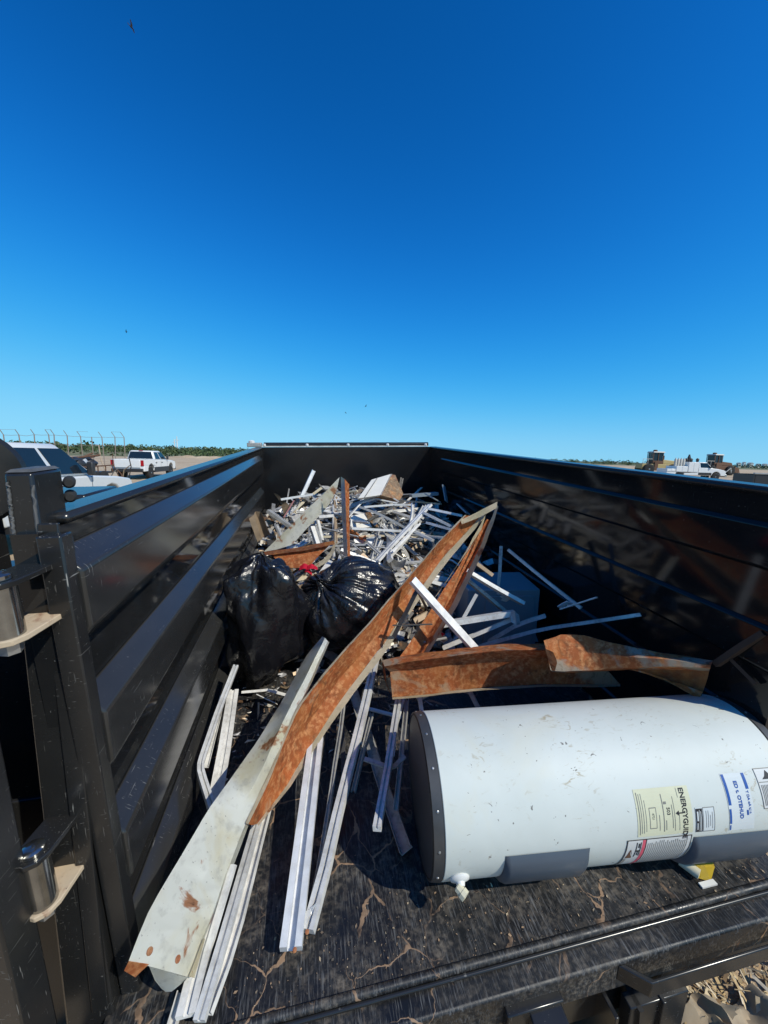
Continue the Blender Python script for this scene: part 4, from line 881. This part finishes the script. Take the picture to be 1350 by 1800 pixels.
# bent wires and trims looping through the tangle
for i in range(18):
    x, y = random.uniform(.35, 1.6), random.uniform(1.9, 3.6); a = random.uniform(0, 6.28); p = V((x, y, hz(x, y)+.05)); pts = [p]
    for k in range(7):
        a += random.gauss(0, .55); p = p+V((math.cos(a), math.sin(a), 0))*.09; p.x = min(1.98, max(.1, p.x)); p.y = min(3.95, max(1.7, p.y)); q = p.copy(); q.z = hz(p.x, p.y)+.05+.05*math.sin(k*1.1+i); pts.append(q)
    wq = (.004, .006, .008)[i % 3]
    single('bent_wire', MB().sweep([(wq*math.cos(t), wq*math.sin(t)) for t in (0, 1.26, 2.51, 3.77, 5.03)], resample(pts, 22)), ('aluw', 'alud', 'alu', 'brown')[i % 4], ('cream', 'black', 'grey', 'rusty')[i % 4]+' bent wire looping through the tangled heap', 'wire', 'bent wires in the heap', smooth=60)
# small broken bits under and between the strips
mb = MB()
for i in range(4800):
    x, y = random.uniform(.06, 2.04), random.uniform(1.45, 4.02); z = hz(x, y)-abs(random.gauss(0, .10))
    if z < .01: z = .01
    s = random.choice((.012, .02, .03, .05)); l = s*random.uniform(1, 5)
    d = V((random.gauss(0,1), random.gauss(0,1), random.gauss(0,.6))).normalized(); a = d.orthogonal().normalized(); b = d.cross(a); c = V((x, y, z))
    h = .0025; k = random.uniform(-.3, .3)
    mb.add([c-d*l/2-a*s/2, c-d*l/2+a*s/2, c+b*s*k+a*s/2, c+b*s*k-a*s/2, c+d*l/2-a*s/2, c+d*l/2+a*s/2], [(0,1,2,3), (3,2,5,4)])
single('scrap_rubble', mb, 'scrap', 'small broken metal bits filling the heap between the strips', 'scrap', kind='stuff', recalc=False)
# litter on the deck under the beams
mb = MB()
for i in range(620):
    x, y = random.uniform(.12, 1.2), random.uniform(.75, 1.6)
    if x > .75 and y < 1.0: continue
    s = random.choice((.002, .003, .004, .006, .009)); c = V((x, y, .006+random.random()*.05*(y-.5))); d = V((random.gauss(0,1), random.gauss(0,1), random.gauss(0,.3))).normalized()*s*random.uniform(1, 6); a = d.orthogonal().normalized()*s; e_ = d.cross(a).normalized()*s*.5
    mb.add([c-d-a*random.random(), c-d*.4+a, c+d*random.random()+a*.4+e_, c+d-a*.7], [(0,1,2,3)])
single('deck_litter', mb, 'scrap', 'scattered small chips on the black deck by the bags', 'litter', kind='stuff', recalc=False)

# grit, flakes and mud crumbs on the rear of the deck
mb = MB(); random.seed(41)
for i in range(800):
    x, y = random.uniform(.3, 2.08), abs(random.gauss(0, .13))+.02
    if y > .5: continue
    s = random.choice((.0006, .0008, .001, .0013, .0018, .0028)); c = V((x, y, .002+s*.3)); a = random.random()*6.28; d = V((math.cos(a), math.sin(a), random.gauss(0,.25)))*s*random.uniform(1, 2.5); w = V((-math.sin(a), math.cos(a), random.gauss(0,.25)))*s
    mb.add([c-d-w*.6, c-d*.2+w, c+d+w*.3, c+d*.4-w+V((0,0,s*.6))], [(0,1,2,3)])
single('deck_grit', mb, 'grit', 'gritty crumbs and paint flakes strewn along the deck\'s rear edge', 'grit', kind='stuff', recalc=False)

# ================================================================== GROUND LITTER BEHIND THE TRAILER
mb = MB()
for i in range(7000):
    q = V((random.uniform(.5, 2.9), random.uniform(-1.0, .5), -.5)); g = T @ q; g.z = .004+random.random()**2*.06
    l = random.uniform(.015, .07); a = random.random()*6.283; d = V((math.cos(a), math.sin(a), random.gauss(0,.35)))*l; w = V((-math.sin(a), math.cos(a), .3))*random.choice((.0012, .002, .003, .006))
    mb.add([g-d-w, g-d+w, g+d+w, g+d-w], [(0,1,2,3)])
single('straw_litter', mb, 'straw', 'trampled straw and wood chips on the dirt behind the trailer', 'litter', frame=I4, kind='stuff', recalc=False)
g0 = T @ V((2.02, -.30, -.5)); g0.z = .02
mb = MB(); n = 46; vs = []; random.seed(5)
for j in range(n):
    for i in range(n):
        u, v = i/(n-1)-.5, j/(n-1)-.5; p = g0+V((u*.75, v*.7, 0)); rid = 1-abs(noise.noise(V((u*5, v*5, 3))))*2-.5*abs(noise.noise(V((u*13, v*13, 7))))
        p.z = .03+.10*rid*(1-2.2*(u*u+v*v))+.05*noise.noise(V((u*9, v*9, 1))); p += noise.noise_vector(V((u*6, v*6, 9)))*.05; p.z = max(.012, p.z); vs.append(p)
mb.add(vs, [(j*n+i, j*n+i+1, (j+1)*n+i+1, (j+1)*n+i) for j in range(n-1) for i in range(n-1)])
single('paper_sack', mb, 'kraft', 'crumpled tan paper sack on the ground behind the trailer', 'sack', frame=I4, smooth=35)

# ================================================================== VEHICLES
def frame_at(p, ang): return M.Translation(p) @ M.Rotation(ang, 4, 'Z')
def wheel(par, x, y, r, w, s):
    wq = part('wheel', MB().lathe((x, y-w/2, r), (0,1,0), [(0,r*.62),(0,r*.88),(w*.15,r),(w*.85,r),(w,r*.88),(w,r*.62)], 26), 'tyre', par, smooth=40)
    part('rim', MB().lathe((x, y-w/2-.004, r), (0,1,0), [(0,r*.12),(.02,r*.2),(.03,r*.5),(.004,r*.62),(w*.5,r*.62),(w+.004,r*.62),(w-.02,r*.5),(w-.01,r*.2),(w+.008,r*.12)], 20), 'rim', wq, smooth=40)
def arch(cx, r, z0, n=9): return [(cx+r*math.cos(math.pi*(1-k/(n-1))), z0+max(0, r*math.sin(math.pi*k/(n-1)))) for k in range(n)]
def quad_on(c, u0, u1, v0, v1, out, sk0=0, sk1=0):   # c: corners bl, br, tr, tl
    bl, br, tr_, tl = c
    def P(u, v): return bl.lerp(br, u).lerp(tl.lerp(tr_, u), v)
    q = [P(u0, v0), P(u1, v0), P(u1+sk1, v1), P(u0+sk0, v1)]
    return MB().hexa([p+out*.012 for p in q], [p-out*.004 for p in q])
def pickup(name, label, fr, paint, cover=None):
    t = thing(name, label, 'pickup truck', (0,0,0), frame=fr)
    HW = .99
    prof = [(-2.9,.55)]+arch(-1.75,.50,.55)+arch(1.95,.50,.55)+[(2.78,.55),(2.9,.62),(2.92,1.02),(2.80,1.14),(2.2,1.22),(1.25,1.28),(-.93,1.30),(-.95,.95),(-2.88,.95)]
    part('body', MB().extr([V((x, -HW, z)) for x, z in prof], [(0,0,0),(0,2*HW,0)]), paint, t, bevel=.035)
    part('rocker', MB().box((-1.2, -HW-.012, .44), (1.4, HW+.012, .56)), 'trim', t)
    for s in (-1, 1):
        part('bed_side', MB().box((-2.9, s*HW-(.09 if s > 0 else 0), .951), (-.96, s*HW+(.09 if s < 0 else 0), 1.34)), paint, t, bevel=.02)
        part('taillight', MB().box((-2.925, s*(HW-.09)-.085, .93), (-2.86, s*(HW-.09)+.098, 1.30)), 'tail', t)
        part('headlight', MB().box((2.72, s*.74-.2, .92), (2.95, s*.74+.2, 1.08)), 'lamp', t)
        m = part('mirror', MB().box((1.0, s*1.06-.07, 1.30), (1.12, s*1.06+.12*(1 if s > 0 else 0)+.07, 1.58)), 'trim', t, bevel=.03)
        for x in (.15, -.85): part('door_handle', MB().box((x-.1, s*(HW+.005)-.02, 1.08), (x+.1, s*(HW+.005)+.02, 1.13)), 'trim', t)
        for x in (-.02, -.9, 1.18): part('door_seam', MB().box((x-.006, s*HW-.004, .6), (x+.006, s*HW+.004, 1.27)), 'trim', t)
    part('tailgate', MB().box((-2.935, -.78, .80), (-2.87, .78, 1.33)), paint, t, bevel=.02)
    part('rear_bumper', MB().box((-3.05, -.95, .52), (-2.88, .95, .74)), 'trim', t, bevel=.03)
    part('front_bumper', MB().box((2.85, -.97, .5), (3.05, .97, .74)), 'trim', t, bevel=.04)
    part('grille', MB().box((2.86, -.55, .76), (2.945, .55, 1.06)), 'trim', t)
    bt = [V((-.94,-.93,1.29)), V((1.48,-.93,1.27)), V((1.48,.93,1.27)), V((-.94,.93,1.29))]; tp = [V((-.80,-.74,1.93)), V((.50,-.74,1.93)), V((.50,.74,1.93)), V((-.80,.74,1.93))]
    part('cab', MB().hexa(bt, tp), paint, t, bevel=.11)
    sides = [([bt[0], bt[1], tp[1], tp[0]], V((0,-.96,.27))), ([bt[3], bt[2], tp[2], tp[3]], V((0,.96,.27)))]
    for c, o_ in sides:
        part('window', quad_on(c, .07, .43, .10, .86, o_, .02, .03), 'glass', t); part('window', quad_on(c, .49, .93, .10, .86, o_, .03, .02), 'glass', t)
    part('windscreen', quad_on([bt[1], bt[2], tp[2], tp[1]], .06, .94, .10, .92, V((.6,0,.8))), 'glass', t)
    part('rear_window', quad_on([bt[3], bt[0], tp[0], tp[3]], .06, .94, .14, .88, V((-.97,0,.2))), 'glass', t)
    part('brake_lamp', MB().box((-.83, -.12, 1.92), (-.76, .12, 1.955)), 'tail', t)
    for x in (-1.75, 1.95):
        for s in (-1, 1): wheel(t, x, s*(HW-.15), .42, .28, s)
    if paint == 'carwhite': part('lower_band', MB().box((-1.24,-HW-.006,.551),(1.44,HW+.006,.80)), 'trim', t)
    if cover: part('bed_load', cover, 'trim', t)
    return t
YAW = R(10.989)
# camera heading 0 means along the camera's right: world angle of the x-axis
def fr_cam(x, d, ang): return frame_at(camw(x, d, 0), ang-YAW)
pickup('pickup_truck', 'silver pickup truck parked beside the trailer\'s left wall', fr_cam(-7.75, 7.75, R(96)) @ M.Diagonal((1, 1, 1.09, 1)), 'carsilver')
pickup('pickup_truck', 'white crew cab pickup truck facing away beyond the silver one', fr_cam(-17.5, 28.3, R(90+10)), 'carwhite')

# utility trailer with a mixed load behind the white pickup
fr = fr_cam(-17.2, 21.6, R(90+14))
ut = thing('utility_trailer', 'low open utility trailer loaded with scrap behind the white pickup', 'trailer', (0,0,0), frame=fr)
part('bed', MB().box((-2.0,-.95,.55),(1.9,.95,.65)), 'trim', ut); part('drawbar', MB().box((1.9,-.06,.5),(3.2,.06,.6)), 'trim', ut)
for s in (-1, 1):
    part('side_rail', MB().box((-2,s*.95-.03,.98),(1.9,s*.95+.03,1.05)), 'brown', ut)
    for x in (-1.95,-.98,0,.95,1.85): part('stake', MB().box((x-.03,s*.95-.02,.6),(x+.03,s*.95+.02,1.05)), 'brown', ut)
    for x in (-.5, .4): wheel(ut, x, s*1.08, .36, .22, s)
random.seed(3)
for k in range(6):
    a = V((random.uniform(-2.1,-1.2), random.uniform(-.7,.7), random.uniform(.9,1.6))); b = V((random.uniform(.6,2.2), random.uniform(-.7,.7), random.uniform(.8,1.75)))
    single('scrap_pipe', MB().tube(a, b, random.uniform(.03,.07), 8), 'brown' if k % 2 else 'trim', 'rusty pipe in the jumbled load of the far utility trailer', 'pipe', 'pipes on the far utility trailer', frame=fr)
for k in range(4):
    c = V((-1.4+k*.75, random.uniform(-.4,.4), 1.2)); mb = MB().lathe(c-V((0,0,.35)), (0,0,1), [(0,.2),(.08,.42),(.3,.5),(.5,.38),(.62,.12)], 12)
    mb.v = [v+noise.noise_vector(v*3)*.12 for v in mb.v]
    single('load_bundle', mb, ('whitep','trim','alu','trim')[k], ('white sack on the far utility trailer','black bundle on the far utility trailer, behind the white sack','grey crumpled load on the far utility trailer','black bundle at the front of the far utility trailer')[k], 'bundle', frame=fr, smooth=50)
S_ = [(-11.6, 15.6), (-12.6, 16.6)]
# scrap pile of branches beyond the silver pickup
random.seed(9)
for k in range(12):
    c = camw(random.uniform(-19.5,-15.5), random.uniform(23.5,25.5), 0); a = c+V((0,0,.05)); b = c+V((random.uniform(-1.6,1.6), random.uniform(-.6,.6), random.uniform(.7,2.2)))
    m_ = (a+b)/2+V((random.uniform(-.2,.2),0,.15)); mb = MB().sweep([(.03*math.cos(q), .03*math.sin(q)) for q in (0,1.26,2.5,3.77,5)], [a, m_, b])
    single('bent_rod', mb, ('brown','trim','tan')[k % 3], 'bent rod in the dark scrap pile beyond the silver pickup', 'rod', 'rods of the far scrap pile', frame=I4)
# fence with angled arms
fn = thing('wire_fence', 'tall wire fence with angled arms on its posts along the yard\'s left side', 'fence', camw(-29, 34, 0), frame=I4)
KN = [(6,764,-27,-696+0),(33,764),(60,763.5),(85.5,764),(95,764),(118,765.5),(141.5,767),(161,768),(179,768),(202,768),(218,768.5)]
tops = []
for k, q in enumerate(KN):
    px, py = q[0], q[1]; dep = 34+k*.9
    kn = wdep(px, py, dep); tip = wdep(px-6.5, py-9, dep-.3); ft = V((kn.x, kn.y, 0)); lean = V((random.uniform(-.15,.15), 0, 0))
    p_ = part('post', MB().tube(ft+lean, kn, .045, 8), 'fence', fn)
    if k not in (7,): part('arm', MB().tube(kn, tip, .03, 6), 'fence', p_)
    tops.append((kn, tip))
for k in range(len(tops)-1):
    a, b = tops[k][0], tops[k+1][0]; mid = (a+b)/2-V((0,0,.10 if k == 1 else .03))
    for dz in (-.03, -.9, -1.7): part('wire', MB().sweep([(.018,0),(-.009,.015),(-.009,-.015)], [a+V((0,0,dz)), mid+V((0,0,dz)), b+V((0,0,dz))]), 'fence', fn)
    mb = MB(); mb.sweep([(.012,0),(-.006,.01),(-.006,-.01)], [tops[k][1], tops[k+1][1]]); 
    if k % 3 == 0: part('barbed_wire', mb, 'fence', fn)
# far masts
for px, py, h, lb in ((307,784,10,'left of two thin white masts on the far skyline'), (311.5,784,15,'right and taller of two thin white masts on the far skyline'), (1215,0,0,'')):
    if not h: continue
    b = wdep(px, py, 520); b.z = 0; tz = wdep(px, py-h-2, 520).z
    mb = MB().tube(b, V((b.x,b.y,tz)), 1.0, 6, .5).tube(V((b.x-2.4,b.y,tz*.75)), V((b.x+2.4,b.y,tz*.75)), .35, 5); single('mast', mb, 'whitep', lb, 'mast', frame=I4)
# far pale buildings
def building(px, py0, py1, w, dep, lb, mat='whitep'):
    c = wdep(px, py1, dep); tz = wdep(px, py0, dep).z; c.z = 0; ww = w*dep/FPX/2; t = thing('far_building', lb, 'building', c, frame=I4)
    tz = max(tz, 3.0)
    part('wall', MB().box(c+V((-ww,0,0)), c+V((ww,ww*1.2,tz*.8))), mat, t); part('roof', MB().extr([c+V((-ww-.4,-.4,tz*.801)), c+V((ww+.4,-.4,tz*.801)), c+V((0,-.4,tz))], [(0,0,0),(0,ww*1.2+.8,0)]), 'alu2', t)
    for k in (-.5, 0, .5): part('window', MB().box(c+V((ww*k-ww*.12,-.15,tz*.3)), c+V((ww*k+ww*.12,-.02,tz*.6))), 'glass', t)
for a in ((168,781,786,9,420,'pale far building on the left skyline behind the fence'),(222,783,787,6,460,'small far building left of the white masts'),(332,786,790,5,500,'small far white building right of the masts'),(1300,813,819,6,430,'far white building nearest the service truck on the right skyline'),(1309,812,819,5,440,'narrow far white building on the right skyline'),(1321,813,820,8,450,'broad far white building on the right skyline'),(1334,815,821,6,430,'low far white building near the right edge'),(1346,815,821,7,440,'far white building cut by the right edge'),(1216,811,816,7,480,'far pale building behind the service truck'),(1083,812,816,8,500,'far pale building left of the dusty machine')): building(*a)

# white service truck on the right
fr = fr_cam(41.2, 52, R(-4))
sv = thing('service_truck', 'white service truck with tool body parked beyond the right wall', 'truck', (0,0,0), frame=fr)
prof = [(-3.9,.62)]+arch(-2.2,.55,.62)+arch(2.35,.55,.62)+[(3.35,.62),(3.5,.7),(3.52,1.1),(3.3,1.35),(2.6,1.5),(1.75,1.58),(.1,1.6),(.1,1.0),(-3.9,1.0)]
part('body', MB().extr([V((x,-1.05,z)) for x, z in prof], [(0,0,0),(0,2.1,0)]), 'carwhite', sv, bevel=.04)
bt = [V((.15,-1.0,1.59)),V((1.9,-1.0,1.57)),V((1.9,1.0,1.57)),V((.15,1.0,1.59))]; tp = [V((.2,-.82,2.35)),V((1.15,-.82,2.35)),V((1.15,.82,2.35)),V((.2,.82,2.35))]
part('cab', MB().hexa(bt, tp), 'carwhite', sv, bevel=.06)
for c, o_ in (([bt[0],bt[1],tp[1],tp[0]], V((0,-.96,.2))), ([bt[3],bt[2],tp[2],tp[3]], V((0,.96,.2)))): part('window', quad_on(c, .12, .92, .08, .85, o_, .0, .02), 'glass', sv)
part('windscreen', quad_on([bt[1],bt[2],tp[2],tp[1]], .06, .94, .1, .9, V((.7,0,.7))), 'glass', sv)
part('rear_window', quad_on([bt[3],bt[0],tp[0],tp[3]], .1, .9, .2, .85, V((-1,0,.1))), 'glass', sv)
part('lower_stripe', MB().box((.1,-1.062,.66),(1.75,1.062,1.0)), 'trim', sv)
for x0, x1, z1 in ((-1.25,.02,2.32),(-2.75,-1.3,1.75),(-3.9,-2.8,1.4)):
    bx_ = part('tool_or_filler_box', MB().box((x0,-1.08,1.001),(x1,1.08,z1)), 'carwhite', sv, bevel=.03)
    n_ = max(1, round((x1-x0)/.6))
    for k in range(n_):
        a, b = x0+(x1-x0)*k/n_+.04, x0+(x1-x0)*(k+1)/n_-.04; part('box_door', MB().box((a,-1.10,1.06),(b,-1.078,z1-.07)), 'carwhite', bx_, bevel=.01)
for x in (-2.65,-2.3,-1.95,-1.6): part('gas_bottle', MB().lathe((x,-.6,1.76),(0,0,1),[(0,.15),(.85,.15),(1.0,.05),(1.08,.05)],10), 'dustw', sv, smooth=40)
for x, z in ((-.9,2.33),(-.3,2.33),(.5,2.36),(-.6,2.33)): part('roof_gear', MB().lathe((x,0,z),(0,0,1),[(0,.14),(.35+.2*(x == -.6),.2),(.5+.5*(x == -.6),.08)],9), 'trim', sv)
part('front_bumper', MB().box((3.4,-1.05,.5),(3.7,1.05,.85)), 'steel', sv, bevel=.04)
part('winch_arm', MB().tube((3.5,-.6,.8),(4.4,-.6,1.7),.05,8).tube((4.4,-.6,1.7),(4.5,-.6,1.1),.04,8), 'dustw', sv)
for s in (-1,1):
    part('mirror', MB().box((1.55,s*1.15-.1,1.65),(1.68,s*1.15+.1,2.0)), 'trim', sv)
    part('headlight', MB().box((3.38,s*.75-.2,1.1),(3.53,s*.75+.2,1.3)), 'lamp', sv)
    for x in (-2.2, 2.35): wheel(sv, x, s*.88, .48, .3, s)

def machine(name, label, fr, hood, sc_=1.0):
    t = thing(name, label, 'machine', (0,0,0), frame=fr)
    part('chassis', MB().box((-3.2,-1.0,1.0),(3.2,1.0,1.9)), hood, t, bevel=.08)
    part('hood', MB().hexa([(.6,-.8,1.9),(3.3,-.8,1.9),(3.3,.8,1.9),(.6,.8,1.9)],[(.6,-.8,2.75),(3.1,-.7,2.55),(3.1,.7,2.55),(.6,.8,2.75)]), hood, t, bevel=.1)
    part('exhaust', MB().tube((1.4,.3,2.6),(1.4,.3,3.5),.08,10), 'brown', t)
    part('cab_base', MB().box((-1.3,-.95,1.9),(.6,.95,2.5)), 'brown', t, bevel=.05)
    cg = part('cab_glass', MB().box((-1.15,-.82,2.5),(.45,.82,4.0)), 'glass', t)
    for x in (-1.25,-.35,.5):
        for y in (-.92,.84): part('cab_pillar', MB().box((x-.05,y,2.5),(x+.05,y+.08,4.0)), 'brown', t)
    part('cab_roof', MB().hexa([(-1.4,-1.05,4.0),(.75,-1.05,4.0),(.75,1.05,4.0),(-1.4,1.05,4.0)],[(-1.25,-.9,4.22),(.6,-.9,4.22),(.6,.9,4.22),(-1.25,.9,4.22)]), 'dustw', t, bevel=.04)
    part('beacon', MB().lathe((-.5,0,4.22),(0,0,1),[(0,.35),(.25,.35),(.32,.2)],12), 'brown', t)
    part('mirror', MB().box((-1.75,-1.15,3.2),(-1.6,-1.0,3.8)), 'trim', t)
    for x in (-2.1, 2.2):
        for s in (-1,1): wheel(t, x, s*1.25, .95, .6, s)
    part('handrail', MB().tube((-3.1,-1.0,1.9),(-3.1,-1.0,2.8),.04,6).tube((-3.1,-1.0,2.8),(-1.4,-1.0,2.8),.04,6).tube((-2.2,-1.0,1.9),(-2.2,-1.0,2.8),.04,6), 'dustw', t)
    part('ladder', MB().box((-1.0,-1.15,.7),(-.4,-1.05,2.4)), 'brown', t)
    part('rear_blade', MB().hexa([(3.2,-1.3,.6),(4.6,-1.3,.4),(4.6,1.3,.4),(3.2,1.3,.6)],[(3.2,-1.3,1.8),(4.2,-1.3,1.5),(4.2,1.3,1.5),(3.2,1.3,1.8)]), 'brown', t, bevel=.05)
    return t
machine('earth_mover', 'dusty earth mover with a glazed cab left of the service truck', fr_cam(51.0, 73, R(-3)), 'catyel')
machine('earth_mover', 'second earth mover, its cab showing above the service truck\'s bonnet', fr_cam(68.0, 80, R(8)), 'brown')
# another black trailer beyond the right edge
fr = fr_cam(24.6, 25.0, R(-14))
bt_ = thing('black_trailer', 'another black trailer\'s rail showing at the far right edge', 'trailer', (0,0,0), frame=fr)
part('side_wall', MB().box((-.6,-.05,.55),(5.5,.05,1.52)), 'trim', bt_); part('top_rail', MB().box((-.65,-.09,1.52),(5.5,.09,1.62)), 'alu2', bt_, bevel=.02)
part('far_wall', MB().box((-.6,2.0,.55),(5.5,2.1,1.52)), 'black', bt_); part('end_wall', MB().box((-.65,-.05,.55),(-.55,2.1,1.5)), 'trim', bt_); part('floor', MB().box((-.6,0,.5),(5.5,2.0,.56)), 'trim', bt_)
for x in (1.8, 2.8): 
    wheel(bt_, x, -.2, .38, .24, -1); wheel(bt_, x, 2.25, .38, .24, 1)

# ================================================================== BIRDS
def bird(px, py, dep, sp, ang, roll, lb):
    c = wdep(px, py, dep); fr = M.Translation(c) @ M.Rotation(ang, 4, 'Z') @ M.Rotation(roll, 4, 'X')
    t = thing('bird', lb, 'bird', (0,0,0), 'birds circling in the sky', frame=fr)
    part('body', MB().lathe((-.28*sp,0,0),(1,0,0),[(0,.015*sp),(.1*sp,.05*sp),(.28*sp,.085*sp),(.45*sp,.06*sp),(.52*sp,.045*sp),(.6*sp,.01*sp)],10), 'feather', t, smooth=50)
    for s in (-1,1):
        part('wing', MB().rails([[V((.12*sp,s*.04*sp,.02*sp)),V((.16*sp,s*.35*sp,.12*sp)),V((.05*sp,s*.75*sp,.16*sp))],[V((-.12*sp,s*.04*sp,.02*sp)),V((-.08*sp,s*.35*sp,.10*sp)),V((-.06*sp,s*.75*sp,.16*sp))]], .012*sp, 6), 'feather', t)
    part('tail', MB().hexa([(-.45*sp,-.09*sp,0),(-.25*sp,-.04*sp,0),(-.25*sp,.04*sp,0),(-.45*sp,.09*sp,0)],[(-.45*sp,-.09*sp,.01),(-.25*sp,-.04*sp,.01),(-.25*sp,.04*sp,.01),(-.45*sp,.09*sp,.01)]), 'feather', t)
bird(231,48,32,.75,R(60),R(72),'largest dark bird high up at the upper left of the sky')
bird(222,583,90,.7,R(-160),R(35),'tiny dark bird halfway down the sky at the left')
bird(608,726,110,.8,R(20),R(25),'left of the two tiny birds low above the trailer\'s front')
bird(643,714,110,.8,R(200),R(30),'right of the two tiny birds low above the trailer\'s front')
